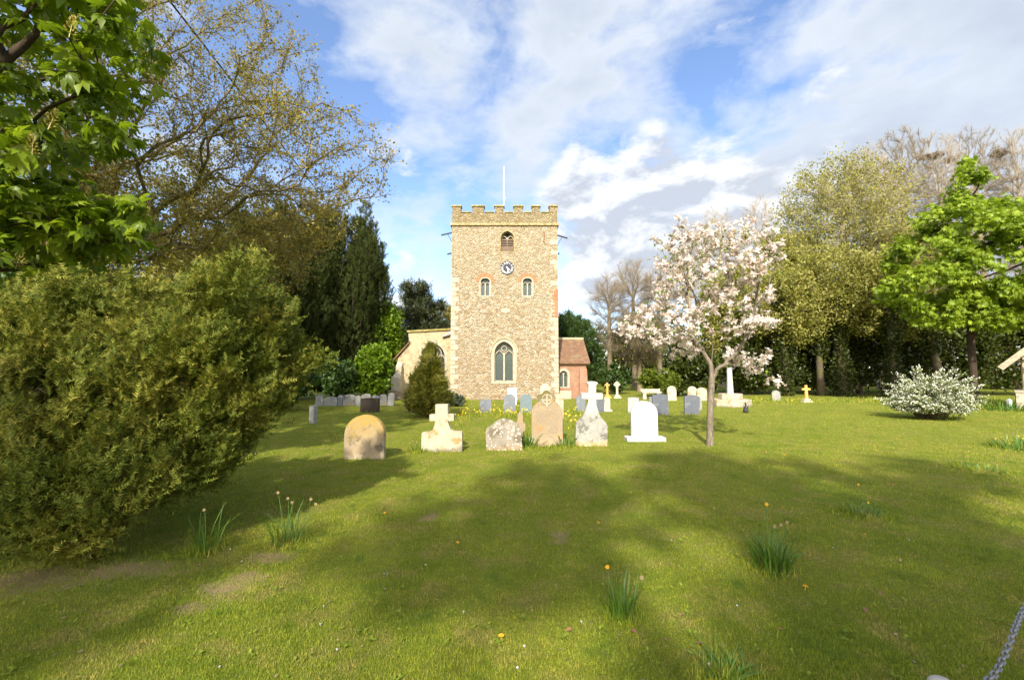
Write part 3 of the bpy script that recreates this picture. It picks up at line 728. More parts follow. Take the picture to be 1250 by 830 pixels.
fr = MB(); xa, xb = vw[0][0], vw[1][0]; c = (xa + xb) / 2; fr.strip([(c, vw[0][1]), (c, vw[2][1] + .1)], .07, 1.1, 1.215)
for a, b in ((xa, c), (c, xb)): fr.strip(arch(a, b, vw[0][1], vw[2][1] - .05, vw[2][1] + .14, 5)[1:], .05, 1.11, 1.21)
fr.build('tracery', ASH, s)
MB().box(HW + .02, HW + .9, .8, .99, -.2, .5).build('vestry_plinth', ASH, church, bevel=.03)
# nave roof and body behind the tower, mostly hidden by it
MB().box(-HW + .4, HW - .4, DEP, DEP + 14, -.3, 4.8).build('nave_wall', RUB, church)
MB().add([(-HW + .1, DEP + .02, 4.75), (HW - .1, DEP + .02, 4.75), (0, DEP + .02, 7.6), (-HW + .1, DEP + 14.3, 4.75), (HW - .1, DEP + 14.3, 4.75), (0, DEP + 14.3, 7.6)], [(0, 1, 2), (5, 4, 3), (0, 2, 5, 3), (1, 4, 5, 2), (0, 3, 4, 1)]).build('nave_roof', TILE, church)
# ================================================================== GRAVESTONES
OR = (.50, .30, .035); WL = (.62, .60, .52)
M1 = stone('lichen_sandstone', (.40, .30, .17), (.24, .20, .15), ((.13, .11, .08), .57), top=((.38, .25, .06), .10, .95), low=((.40, .33, .22), .2))
M2 = stone('pale_limestone', (.50, .44, .31), (.36, .31, .22), ((.36, .21, .075), .57), low=((.20, .17, .12), .16), spots=(.58, .54, .44), spot_amt=.4)
M3 = stone('spotted_stone', (.22, .19, .14), (.32, .28, .22), ((.15, .12, .08), .55), spots=(.55, .53, .45), spot_amt=.55, low=((.30, .21, .12), .2))
M4 = stone('buff_stone', (.34, .26, .155), (.25, .20, .135), ((.42, .22, .07), .58), top=((.13, .115, .035), .82, 1.25), low=((.38, .29, .18), .5), spots=(.46, .40, .30), spot_amt=.36)
M5 = stone('grey_limestone', (.36, .34, .29), (.23, .225, .20), ((.15, .14, .115), .55), low=((.38, .29, .15), .25), top=((.43, .41, .34), .55, .95), spots=(.52, .50, .43), spot_amt=.45)
MW = stone('white_marble', (.60, .59, .55), (.54, .53, .49), None, low=((.44, .41, .33), .14), rough=.5)
MS = stone('slate', (.15, .165, .18), (.19, .205, .22), ((.25, .26, .25), .60), rough=.55)
MS2 = stone('dark_slate', (.095, .105, .12), (.13, .14, .155), ((.19, .20, .20), .60), rough=.5)
MG = stone('grey_headstone', (.30, .30, .27), (.21, .21, .19), ((.36, .33, .24), .56), spots=(.45, .45, .40), spot_amt=.4)
MBK = stone('brown_dark_stone', (.052, .038, .028), (.035, .028, .022), None)
MO = stone('orange_lichen_stone', (.38, .26, .10), (.44, .31, .14), (OR, .5), spots=(.48, .42, .28), spot_amt=.2)
MC = stone('cream_stone', (.52, .46, .34), (.40, .35, .25), ((.28, .23, .14), .57), spots=(.32, .28, .19), spot_amt=.4)

def rounded(w, h, n=10, shoulder=1.0):      # straight sides, round head
    r = w / 2; hs = h - r * shoulder
    return [(-r, -.25), (r, -.25)] + [(r * math.cos(math.pi * i / n), hs + r * shoulder * math.sin(math.pi * i / n)) for i in range(n + 1)]
def flattop(w, h, rise=.05, n=8):
    r = w / 2; return [(-r, -.25), (r, -.25)] + [(r - w * i / n, h - rise + rise * math.sin(math.pi * i / n)) for i in range(n + 1)]
def shouldered(w, h, n=8):                  # small square shoulders, then a low arch
    r = w / 2; s = w * .12; hs = h * .84
    return [(-r, -.25), (r, -.25), (r, hs), (r - s, hs + .02)] + [((r - s) * math.cos(math.pi * i / n), hs + .02 + (h - hs - .02) * math.sin(math.pi * i / n)) for i in range(1, n)] + [(-r + s, hs + .02), (-r, hs)]
def wavy(o, amt, seed):
    r = random.Random(seed); return [(x + r.uniform(-amt, amt) if z > 0 else x, z + r.uniform(-amt, amt) if z > 0 else z) for x, z in o]
GRP = 'gravestones in the churchyard'
def slab(name, p, h_px, outline, mat, label, thick=.1, tilt=0, lean=0, rz=0, cat='headstone', bevel=.012, group=GRP, Y=None, frg=True):
    """p: (left, right, bottom) in the photograph; h_px: top"""
    x0, y = gnd(p[0], p[2]); x1, _ = gnd(p[1], p[2]); xc = (x0 + x1) / 2; wd = x1 - x0
    h = at((p[0] + p[1]) / 2, h_px, y)[1]
    o = outline(wd, h) if callable(outline) else [(a * wd, b * h) for a, b in outline]
    ob = plate(o, [], -thick / 2, thick / 2).build(name, mat, None, bevel=bevel)
    ob.location = (xc, y + thick / 2, 0); ob.rotation_euler = (math.radians(lean), math.radians(tilt), math.radians(rz)); tag(ob, label, cat, group)
    if frg and y < 20: fringe(xc - wd / 2 - .05, xc + wd / 2 + .05, y - .03, int(60 * wd / max(.3, y / 12)), .07 + .003 * y)
    return ob, xc, y, wd, h
slab('headstone', (419, 468, 560.5), 506.5, lambda w, h: rounded(w, h, 14, .98), M1, 'round-topped headstone crusted with orange yellow lichen', .13, 1)
# cross rising from a broad shouldered base
def cross_base(w, h, head=.33, armz=.74, armw=.56, stem=.15, sh=.44):
    r = w / 2; sw = w * stem; aw_ = w * armw / 2; at_ = w * .13; az = h * armz
    L_ = [(-r, -.25), (r, -.25), (r, h * sh), (r * .94, h * sh + .015), (r * .62, h * (sh + .02)), (r * .45, h * (sh + .06)), (sw * .95, h * (sh + .15)), (sw * .8, az - at_ / 1.6)]
    L_ += [(aw_, az - at_ / 1.6), (aw_, az + at_ / 1.6), (sw * .8, az + at_ / 1.6), (sw * .8, h)]
    return L_ + [(-x, z) for x, z in reversed(L_[2:])]
slab('cross_headstone', (514.5, 564, 551.5), 493.5, lambda w, h: cross_base(w, h, sh=.40, armz=.72, armw=.60, stem=.19), M2, 'pale plain cross rising from a broad square shouldered base', .16, -1, 0)
slab('headstone', (594, 638, 550), 511, lambda w, h: wavy([(-w / 2, -.2), (w / 2, -.2), (w * .5, h * .55), (w * .46, h * .74), (w * .36, h * .85), (w * .24, h * .93), (w * .1, h), (-w * .08, h * .99), (-w * .2, h * .92), (-w * .32, h * .82), (-w * .45, h * .74), (-w * .5, h * .6)], .008, 3), M3, 'low hunched headstone speckled with white lichen', .13, -4, -3)
slab('headstone', (626.5, 640, 546), 503.5, [(-.30, -.2), (.30, -.2), (.30, .45), (.5, .5), (.5, .68), (.30, .72), (.22, .8), (.26, .9), (.12, 1), (-.12, 1), (-.26, .9), (-.22, .8), (-.30, .72), (-.5, .68), (-.5, .5), (-.30, .45)], M4, 'small worn brown cross-shaped stone behind the white-speckled headstone', .1, 3)
def trefoil(w, h):
    r = w / 2; hs = h * .66; L_ = [(-r, -.25), (r, -.25), (r, hs), (r * .92, hs + .01)]
    for i in range(1, 6):
        t = i / 5; L_.append((r * (.92 - .42 * t), hs + h * (.04 + .11 * t ** 1.3)))
    for (cx_, cz_, rr, a0, a1) in ((.33, .845, .25, -75, 62), (0, .90, .27, 15, 90)):
        for i in range(6):
            a = math.radians(a0 + (a1 - a0) * i / 5); L_.append((r * cx_ + r * rr * math.cos(a), h * cz_ + r * rr * 1.12 * math.sin(a)))
    zt_ = max(z for _, z in L_); L_ = [(x, z * h / zt_ if z > 0 else z) for x, z in L_]
    return L_ + [(-x, z) for x, z in reversed(L_[2:-1])]
ob, xc, y, wd, h = slab('headstone', (649, 687, 545), 476.5, trefoil, M4, 'tall buff headstone with mossy trefoil head and lines of worn lettering', .15)
q = MB(); rr = random.Random(4); z = h * .615
while z > h * .22:
    x = -wd * .36 + rr.uniform(0, .04)
    while x < wd * .34:
        l = rr.uniform(.015, .07); q.box(x, min(x + l, wd * .37), -.0785, -.07, z, z + .018); x += l + .012
    z -= .048
q.build('inscription', plain('worn_lettering', (.25, .20, .13), .9, .3, 12), ob)
q = MB(); q.tube([(.0, -.08, h * .70), (0, -.08, h * .93)], .018, 6); q.strip([(-.1, h * .83), (.1, h * .83)], .03, -.085, -.07); q.tube([(.11 * math.cos(a), -.08, h * .84 + .11 * math.sin(a)) for a in np.linspace(0, 6.283, 16, endpoint=False)], .014, 6, True)
q.build('carving', M2, ob)
slab('headstone', (673, 687.5, 541), 480.5, [(-.5, -.2), (.5, -.2), (.5, .96), (.2, 1), (-.5, .97)], M2, 'tall narrow pale slab standing behind the tall trefoil-headed stone', .14, 1)
slab('headstone', (659.5, 671.5, 497), 468, lambda w, h: rounded(w, h, 8, 1), MC, 'pale round headed stone seen above the tall trefoil headstone', .12)
# grey cross on gabled shoulders
def cross_gable(w, h):
    r = w / 2; sw = w * .13; aw_ = w * .335; az = h * .775; at_ = w * .115
    L_ = [(-r, -.25), (r, -.25), (r, h * .31), (r * .90, h * .36), (r * .55, h * .455), (sw * 1.5, h * .54), (sw * 1.02, h * .64), (sw * .92, az - at_), (aw_, az - at_ * .8), (aw_, az + at_ * .8), (sw * .92, az + at_ * .75), (sw * .95, h * .95), (sw * 1.3, h * .965), (sw * 1.3, h * .985), (sw * .6, h)]
    return L_ + [(-x, z) for x, z in reversed(L_[2:])]
slab('cross_headstone', (702.5, 741.5, 544.5), 465.5, cross_gable, M5, 'tall grey stone cross on sloping shoulders, mottled with lichen', .15, 2, -2)
ob, xc, y, wd, h = slab('headstone', (771.5, 803.5, 538), 489.5, lambda w, h: rounded(w, h, 14, .95), MW, 'clean bright white round-topped headstone on a white plinth', .1, bevel=.02)
MB().box(-wd * .73, wd * .73, -.20, .16, -.05, .10).build('plinth', MW, ob, bevel=.012)
# slates in the middle distance
slab('headstone', (585.7, 599.7, 504), 487, lambda w, h: flattop(w, h, .06), MS, 'shortest grey slate headstone of the three below the west window', .08)
slab('headstone', (615, 629.3, 504), 481, lambda w, h: shouldered(w, h), MS, 'upright grey slate headstone before the small white stone', .08)
slab('headstone', (635, 649.5, 503.5), 481, lambda w, h: shouldered(w, h), plain('blue_slate', (.14, .18, .185), .5, .1, 5), 'bluish slate headstone standing directly beside the tall trefoil-headed stone', .08)
slab('headstone', (619.5, 630.8, 494), 473, lambda w, h: flattop(w, h, .03), MW, 'bright white headstone at the tower foot behind a slate', .08)
slab('headstone', (703.8, 714.5, 502), 483, lambda w, h: flattop(w, h, .03), MS, 'slate headstone partly hidden behind the tall grey cross', .08)
slab('headstone', (723.5, 737, 503.5), 485, lambda w, h: flattop(w, h, .04), MS2, 'dark slate headstone leaning beside the tall grey cross', .08, 4)
ob, *_ = slab('headstone', (737, 745, 502), 485, lambda w, h: rounded(w, h, 8, .8), MC, 'slim pale headstone with white foot beside dark leaning slate', .1)
q = MB().box(-.2, .2, -.16, .12, -.05, .07).build('plinth', MW, ob)
slab('headstone', (766.5, 780, 503.5), 485, lambda w, h: flattop(w, h, .02), stone('pale_grey_slab', (.36, .36, .34), (.29, .29, .28)), 'pale grey square headstone just behind the white one', .08, 1)
slab('headstone', (797.5, 816.5, 506.5), 480.5, lambda w, h: flattop(w, h, .07), MS2, 'large dark slate headstone with low arched top beside white one', .09, -2, 3)
slab('headstone', (793, 800, 500), 484, lambda w, h: flattop(w, h, .03), MS, 'grey slate edge showing behind the large dark slate', .08)
slab('headstone', (836, 854.5, 506), 482, lambda w, h: flattop(w, h, .07), MS2, 'dark slate headstone standing just beside the blossom tree trunk', .09, 1)
slab('headstone', (849, 857, 501), 484, lambda w, h: flattop(w, h, .03), MG, 'grey headstone showing behind the slate by the blossom trunk', .08)
slab('headstone', (815, 826, 489), 471, lambda w, h: rounded(w, h, 8, 1), MC, 'cream round-topped headstone by itself before the green bush', .12)
slab('headstone', (840, 851.5, 488.5), 471.5, lambda w, h: rounded(w, h, 8, 1), MC, 'cream round-topped headstone touching a larger neighbour beside blossom trunk', .12)
slab('headstone', (850.5, 863, 489.5), 473, lambda w, h: rounded(w, h, 8, .8), M2, 'broad weathered cream headstone right behind the blossom tree trunk', .12, 3)
slab('headstone', (943, 953, 489.5), 476.5, lambda w, h: rounded(w, h, 8, .9), MG, 'small grey round headstone standing alone under the dark trees', .1)
slab('headstone', (439.5, 461.5, 503.5), 486, lambda w, h: flattop(w, h, .015), MBK, 'squat dark brown square gravestone in the shade', .22)
slab('headstone', (377, 382.5, 517), 495, [(-.5, -.2), (.5, -.2), (.5, .97), (-.3, 1), (-.5, .95)], MG, 'thin grey slab seen edge-on beside the dark yew bush', .3)
# row of old stones along the edge of the yard
row = [(385, 394.3, 482), (395, 411.5, 484), (412.2, 417.5, 482.5), (418.3, 433, 481.5), (433.7, 440.5, 482.5), (441.3, 452.5, 480.5), (453.5, 462.5, 482.5), (463.2, 471.8, 481), (472.4, 480.2, 479.5)]
words = ['narrow grey stone at the yew bush end of the row', 'widest grey stone of the row by the shrubs, second from the bush', 'slim third stone of the row of old headstones by the shrubs', 'wide pale fourth stone of the row of old headstones by shrubs', 'narrow fifth stone in the middle of the row of old headstones',
         'sixth stone of the row, partly behind the squat dark one', 'third stone of the old row counted from the church buttress', 'second stone of the old row counted from the church buttress', 'end stone of the old row nearest the church buttress']
for i, (a, b, t_) in enumerate(row):
    slab('headstone', (a, b, 495.2 - .0 * i), t_, [lambda w, h: flattop(w, h, .06), lambda w, h: shouldered(w, h), lambda w, h: rounded(w, h, 8, .5)][i % 3], (MG, MG, MS, M5)[i % 4], words[i], .1, random.uniform(-4, 4), random.uniform(-8, 2), group='row of old headstones by the shrubs')
# little crosses far off
def far_cross(px, pyb, pyt, mat, label, wheel=False, base=True, wd=.34):
    x, y = gnd(px, pyb); h = at(px, pyt, y)[1]; t = thing('stone_cross', (x, y, 0), label, 'stone cross', GRP)
    s = .11; q = MB().hexa([(-s * .7, -s * .6, .18), (s * .7, -s * .6, .18), (s * .7, s * .6, .18), (-s * .7, s * .6, .18), (-s * .5, -s * .5, h), (s * .5, -s * .5, h), (s * .5, s * .5, h), (-s * .5, s * .5, h)])
    q.box(-wd / 2, wd / 2, -s * .45, s * .45, h - wd * .62, h - wd * .62 + s)
    if wheel: q.tube([(wd * .36 * math.cos(a), 0, h - wd * .62 + s / 2 + wd * .36 * math.sin(a)) for a in np.linspace(0, 6.283, 14, endpoint=False)], .035, 6, True)
    q.build('cross', mat, t, bevel=.01)
    MB().box(-.24, .24, -.2, .2, -.1, .09).box(-.17, .17, -.14, .14, .09, .2).build('base', mat if base is True else base, t, bevel=.015)
far_cross(741.3, 486, 467, MO, 'slender orange stone cross before the brick vestry trees')
far_cross(753.3, 486, 465.5, MC, 'pale wheel-headed stone cross with stepped base', True, wd=.42)
far_cross(984.5, 491, 470, plain('orange_cross', (.62, .36, .09), .9, .3, 7), 'bright orange stone cross beneath the dark trees', wd=.46, base=MC)
# stone bench
x, y = gnd(795, 487); t = thing('stone_bench', (x, y, 0), 'long pale stone bench against the round green bush', 'bench')
MB().box(-.62, .62, -.2, .2, .38, .47).build('seat', MC, t, bevel=.02); MB().box(-.62, .62, .12, .2, .472, .62).build('backrest', MC, t, bevel=.02)
for s in (-1, 1): MB().box(s * .45 - .1, s * .45 + .1, -.17, .17, -.1, .378).build('leg', MC, t, bevel=.015)
# war memorial
x, y = gnd(892, 495.5); t = thing('war_memorial', (x, y, 0), 'white stone memorial cross on octagonal steps behind the blossom', 'memorial')
def octo(r, z0, z1, q, ph=math.pi / 8):
    v = [(r * math.cos(ph + i * math.pi / 4), r * math.sin(ph + i * math.pi / 4), z) for z in (z0, z1) for i in range(8)]
    q.add(v, [tuple(range(8))[::-1], tuple(range(8, 16))] + [(i, (i + 1) % 8, 8 + (i + 1) % 8, 8 + i) for i in range(8)]); return q
wd_ = 22 / F * y
octo(wd_ * 1.04, -.1, .34, MB()).build('step', M2, t, bevel=.02); octo(wd_ * .62, .342, .62, MB()).build('step', M2, t, bevel=.02)
hh_ = at(892, 427, y)[1]; q = MB(); v = [(r * math.cos(math.pi / 8 + i * math.pi / 4), r * math.sin(math.pi / 8 + i * math.pi / 4), z) for z, r in ((.622, .15), (hh_ - .1, .09)) for i in range(8)]
q.add(v, [tuple(range(8))[::-1], tuple(range(8, 16))] + [(i, (i + 1) % 8, 8 + (i + 1) % 8, 8 + i) for i in range(8)]); q.build('shaft', plain('white_limestone', (.54, .51, .43), .8, .1), t)
MB().box(-.30, .30, -.07, .07, hh_ - .36, hh_ - .2).box(-.08, .08, -.08, .08, hh_ - .5, hh_ + .1).build('cross', MC, t, bevel=.02)
# dark flower vase in the grass
x, y = gnd(910.5, 504); t = thing('grave_vase', (x, y, 0), 'small dark flower vase alone on the open lawn', 'vase')
b = MB(); ang = np.linspace(0, 2 * math.pi, 12, endpoint=False); prof = [(.06, 0), (.10, .03), (.11, .12), (.07, .22), (.09, .27)]
v = [(r * math.cos(a), r * math.sin(a), z) for r, z in prof for a in ang]; b.add(v, [(i * 12 + j, i * 12 + (j + 1) % 12, i * 12 + 12 + (j + 1) % 12, i * 12 + 12 + j) for i in range(4) for j in range(12)] + [tuple(range(48, 60))])
b.build('bowl', IRON, t, smooth=True); V, Fs = inst(LEAF[0], LEAF[1], rng.normal(size=(30, 3)) * .04 + [0, 0, .3], rotm(nz(rng.normal(size=(30, 3)) + [0, 0, 1]), rng.normal(size=(30, 3))), rng.uniform(.06, .12, 30)); mesh_np('leaves', V, Fs, plain('dead_leaf', (.05, .06, .03), .8), t)

# ================================================================== LYCH GATE
YL = 20.9; ex, ez = at(1222, 447, YL); GA = -math.atan2(ex, YL); bzl = at(1240, 480, 19.9)[1]; bxl = -1.72
t = thing('lych_gate', (ex + 2.1 * math.cos(GA), YL + 2.1 * math.sin(GA), 0), 'small gabled lych gate roof on stone dwarf walls at the trees edge', 'gate', None, GA); lx = 0
OAK = plain('grey_oak', (.36, .30, .21), .85, .3, 9)
rz_ = ez + 2.1 * 1.02
tl = MB(); dp = 2.8
for s in (-1, 1):
    v = [(0, -.3, rz_), (s * 2.1, -.3, ez), (s * 2.1, dp, ez), (0, dp, rz_)]; tl.add(v + [(a, b_, c_ - .07) for a, b_, c_ in v], [(0, 1, 2, 3), (7, 6, 5, 4), (0, 4, 5, 1), (1, 5, 6, 2), (2, 6, 7, 3)])
tl.build('roof', plain('stone_tiles', (.34, .27, .17), .9, .3, 8), t)
for yb in (-.34, dp + .02):
    b = MB()
    for s in (-1, 1): b.beam((0, yb, rz_ - .10), (s * 2.13, yb, ez - .10), .06, .24, (0, 0, 1))
    b.build('barge_board', OAK, t)
    MB().beam((-1.3, yb + .2, ez + .1), (1.3, yb + .2, ez + .1), .14, .16).build('tie_beam', OAK, t)
for s in (-1, 1):
    xw = bxl if s < 0 else -bxl - .55
    MB().box(xw, xw + .55, .0, dp - .3, -.1, bzl).build('dwarf_wall', stone('gate_flint', (.36, .31, .22), (.50, .44, .32), ((.22, .19, .14), .55)), t, bevel=.02)
    MB().box(xw - .03, xw + .58, -.03, dp - .27, bzl + .002, bzl + .08).build('wall_cap', ASH, t, bevel=.015)
    for yb in (.2, dp - .6):
        MB().box(xw + .28, xw + .44, yb, yb + .16, bzl + .08, ez + .55).build('post', OAK, t, bevel=.01); MB().beam((xw + .36, yb + .08, ez - .6), (xw + .36 - s * .0 + s * -.55, yb + .08, ez + .1), .1, .1).build('brace', OAK, t)
    MB().box(xw + .30, xw + .44, .0, dp - .2, ez + .30, ez + .44).build('wall_plate', OAK, t)
x, y = gnd(1233, 500.5); h = at(1233, 487, y)[1]; o = MB().hexa([(-.07, -.06, -.1), (.07, -.06, -.1), (.07, .06, -.1), (-.07, .06, -.1), (-.065, -.055, h - .05), (.065, -.055, h - .05), (.065, .055, h - .05), (-.065, .055, h - .05)]).hexa([(-.07, -.06, h - .048), (.07, -.06, h - .048), (.07, .06, h - .048), (-.07, .06, h - .048), (-.02, -.02, h), (.02, -.02, h), (.02, .02, h), (-.02, .02, h)]).build('marker_post', plain('pale_post', (.46, .50, .54), .7), None, loc=(x, y, 0)); tag(o, 'short pale grey marker post beside the gate wall', 'post')

# ================================================================== CHAIN AND POST
x, z = at(1150, 829, 1.95); pz = z
o = thing('low_post', (x, 1.95, 0), 'pale round-capped low post at the chain end', 'post', 'posts carrying the chain')
prof = [(.05, -.1), (.05, pz - .035), (.046, pz - .012), (.03, pz), (.0, pz + .004)]
def lathe(prof, k=14):
    b = MB(); a_ = np.linspace(0, 2 * math.pi, k, endpoint=False); b.add([(r * math.cos(a), r * math.sin(a), z_) for r, z_ in prof for a in a_], [(i * k + j, i * k + (j + 1) % k, i * k + k + (j + 1) % k, i * k + k + j) for i in range(len(prof) - 1) for j in range(k)]); return b
PW = plain('pale_post_paint', (.36, .33, .28), .6, .15, 14)
lathe(prof).build('shaft', PW, o, smooth=True)
MB().tube([(.055 * math.cos(a), .055 * math.sin(a), pz - .07) for a in np.linspace(0, 6.283, 14, endpoint=False)], .006, 6, True).build('chain_band', IRON, o)
x2, z2 = at(1290, 700, 3.25)
o2_ = thing('low_post', (x2 + .1, 3.4, 0), 'low post just outside the frame carrying the chain', 'post', 'posts carrying the chain')
lathe([(r, z_ if z_ < 0 else z_ + (z2 - pz)) for r, z_ in prof]).build('shaft', PW, o2_, smooth=True)
ch = thing('chain', (0, 0, 0), 'grey galvanised chain slung low over the lawn corner', 'chain')
A0 = Vector((x + .055, 1.97, pz - .07)); B0 = Vector((x2 + .06, 3.36, z2 - .06))
pm = ray(1214, 822); tm = 2.12 / pm[1]; mid_ = Vector((pm[0] * tm, 2.12, EYE + pm[2] * tm)); pm = ray(1250, 742); tm = 2.72 / pm[1]; mid2 = Vector((pm[0] * tm, 2.72, EYE + pm[2] * tm))
ctrl = [A0, mid_, mid2, B0]
def cat_(p, n):
    out = []
    for i in range(len(p) - 1):
        p0 = p[max(i - 1, 0)]; p1 = p[i]; p2 = p[i + 1]; p3 = p[min(i + 2, len(p) - 1)]
        for k in range(n):
            s = k / n; out.append(.5 * ((2 * p1) + (p2 - p0) * s + (2 * p0 - 5 * p1 + 4 * p2 - p3) * s * s + (3 * p1 - p0 - 3 * p2 + p3) * s ** 3))
    return out + [p[-1]]
cv = cat_(ctrl, 60); GAL = plain('galvanised_steel', (.20, .20, .20), .55, .3, 30, .5, .5)
LK = MB().tube([((.0145 if math.cos(a) > 0 else -.0145) + .011 * math.cos(a), .011 * math.sin(a), 0) for a in np.linspace(.15, 6.433, 14, endpoint=False)], .0048, 6, True)
lk0 = None; acc_ = 0.0; nk = 0
for a, b in zip(cv[:-1], cv[1:]):
    acc_ += (b - a).length
    if acc_ > .0375:
        acc_ = 0; d = (b - a).normalized(); rot = d.to_track_quat('X', 'Z').to_matrix() @ Matrix.Rotation(math.radians(40 + 90 * (nk % 2)), 3, 'X'); nk += 1
        if lk0 is None: lk0 = LK.build('link', GAL, ch, smooth=True); o = lk0
        else: o = lk0.copy(); COL.objects.link(o); o.parent = ch
        o.location = b; o.rotation_euler = rot.to_euler()

# ================================================================== CABLE
pa = ray(222, 20); pa = Vector((pa[0] * 9 / pa[1], 9, EYE + pa[2] * 9 / pa[1])); pb = ray(505, 382.5); Yb = 44; pb = Vector((pb[0] * Yb / pb[1], Yb, EYE + pb[2] * Yb / pb[1]))
d = pb - pa; cp_ = [pa - d * .6 + d * 1.6 * s + Vector((0, 0, -.25 * 4 * (s * (1 - s)) + .22)) for s in np.linspace(0, 1, 30)]
tag(MB().tube(cp_, .021, 6).build('overhead_cable', plain('black_cable', (.015, .015, .016), .6)), 'black overhead cable slanting through the trees past the yews', 'cable')
o = thing('utility_pole', (pb.x, pb.y + .2, 0), 'wooden pole among the trees where the overhead cable ends', 'pole')
MB().tube([(0, 0, -.3), (0, 0, pb.z + .3)], [.14, .10], 10).build('pole', plain('pole_wood', (.16, .12, .08), .9), o, smooth=True)
# ================================================================== TREES AND SHRUBS
B_OAK = bark('bark_brown', (.06, .045, .03), (.13, .10, .065), 5, (.09, .10, .03))
B_DARK = bark('bark_dark', (.035, .025, .018), (.08, .055, .035))
B_GREY = bark('bark_grey_twig', (.24, .20, .14), (.38, .32, .23), 4)
B_TWIG = bark('bark_warm_twig', (.15, .12, .075), (.25, .20, .125), 4)
B_MAG = bark('bark_magnolia', (.10, .08, .055), (.24, .20, .145), 8)
L_CHEST = leafmat('chestnut_leaf', [(.075, .12, .008), (.16, .23, .013), (.30, .37, .028)], .48, .9, .3, .4)
L_CHEST2 = leafmat('bright_chestnut_leaf', [(.12, .185, .012), (.22, .30, .018), (.35, .43, .035)], .42, .6, .35, .45)
L_BUD = leafmat('budding_leaf', [(.18, .15, .03), (.28, .225, .04), (.40, .32, .075)], .4, .5, .4)
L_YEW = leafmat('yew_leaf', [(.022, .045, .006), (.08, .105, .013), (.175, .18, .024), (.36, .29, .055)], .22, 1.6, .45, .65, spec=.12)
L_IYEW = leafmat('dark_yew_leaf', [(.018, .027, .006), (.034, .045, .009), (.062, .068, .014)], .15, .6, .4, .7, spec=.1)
L_GOLD = leafmat('golden_yew_leaf', [(.045, .065, .008), (.14, .145, .014), (.31, .255, .028)], .22, 1.5, .4)
L_PINE = leafmat('cedar_leaf', [(.035, .048, .018), (.065, .08, .03), (.11, .12, .05)], .12, .5, .45)
L_OCHRE = leafmat('ochre_leaf', [(.12, .12, .012), (.19, .17, .018), (.26, .22, .03)], .3, .4, .4)
L_OLIVE = leafmat('olive_leaf', [(.155, .165, .025), (.26, .25, .045), (.40, .355, .11)], .35, .35, .45)
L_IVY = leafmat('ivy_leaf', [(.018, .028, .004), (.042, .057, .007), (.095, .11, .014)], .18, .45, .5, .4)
L_HEDGE = leafmat('cypress_leaf', [(.025, .055, .010), (.045, .085, .014), (.075, .12, .02)], .15, .5, .4)
L_BRIGHT = leafmat('spring_leaf', [(.09, .16, .008), (.15, .24, .012), (.22, .31, .022)], .42, .7, .35)
L_LIME = leafmat('bush_leaf', [(.07, .11, .008), (.12, .16, .012), (.17, .20, .02)], .3, .8, .4)
XZ = at

def ell(cx, cy, cz, rx, ry, rz, n): return (cx, cy, cz, rx, ry, rz, n)

# --- yew bush close by
bx, by = gnd(112, 684)
t = thing('yew_bush', (bx, by, 0), 'large dense yew bush with feathery olive shoots close to the camera', 'bush')
W3 = np.array([bx, by, 0])
env = blob([ell(-4.35, 4.9, 1.45, 1.65, 1.2, .92, 280), ell(-3.15, 4.85, 1.75, .72, .9, .85, 120), ell(-3.95, 4.45, .85, 1.15, .75, .45, 120), ell(-4.4, 4.9, 1.95, 1.5, 1.0, .4, 110), ell(-2.95, 4.9, 2.3, .32, .42, .4, 30), ell(-3.1, 4.75, 1.2, .35, .5, .42, 60), ell(-5.6, 4.6, 1.2, 1.1, 1.0, .9, 130), ell(-4.0, 4.0, .66, .8, .45, .36, 110), ell(-3.95, 3.85, .38, .6, .3, .16, 60), ell(-3.45, 4.25, .75, .42, .5, .32, 60), ell(-5.1, 4.0, .7, .8, .6, .4, 80)], .55) - W3
env[:, 2] = np.maximum(env[:, 2], .16)
tips = []
for k in range(80):                    # leading shoots that break the outline
    xq = rng.uniform(-5.8, -2.65); tips.append((xq, rng.uniform(4.2, 5.5), 2.16 + rng.uniform(0, .52) + (.36 * max(0, 1 - abs(xq + 3.0) / .6))))
for k in range(22): tips.append((rng.uniform(-2.85, -2.5), rng.uniform(4.5, 5.3), rng.uniform(1.4, 2.5)))
tips += [(-2.1, 4.9, 1.85)]
tips = np.array(tips) - W3
tr_ = [(0, 0, -.05), (0, .02, .05), (-.01, .03, .10)]
g = grow(tr_, np.concatenate([env, tips]), .4, .13, .012, 0, .042, .0035, .5)
V, Fs = merge(limbs(g)); mesh_np('trunk', V, Fs, bark('yew_bark', (.07, .04, .025), (.15, .09, .06), 9), t, smooth=True)
def sprays(g, n, rmax, size, mat, parent, up=.25, outw=.8, rnd=.55, off=.03, hint=.55, name='crown', tpls=SPRIGS):
    pos, d = along(g, n, rmax, off); ps = []
    for a, tp in enumerate(tpls):
        s = np.arange(a, n, len(tpls)); ps.append(leaves(pos[s], d[s], tp, size, up, outw, rnd, hint))
    V, Fs = merge(ps); return mesh_np(name, V, Fs, mat, parent)
sprays(g, 58000, .016, (.08, .16), L_YEW, t, .38, .9, .5, .06)

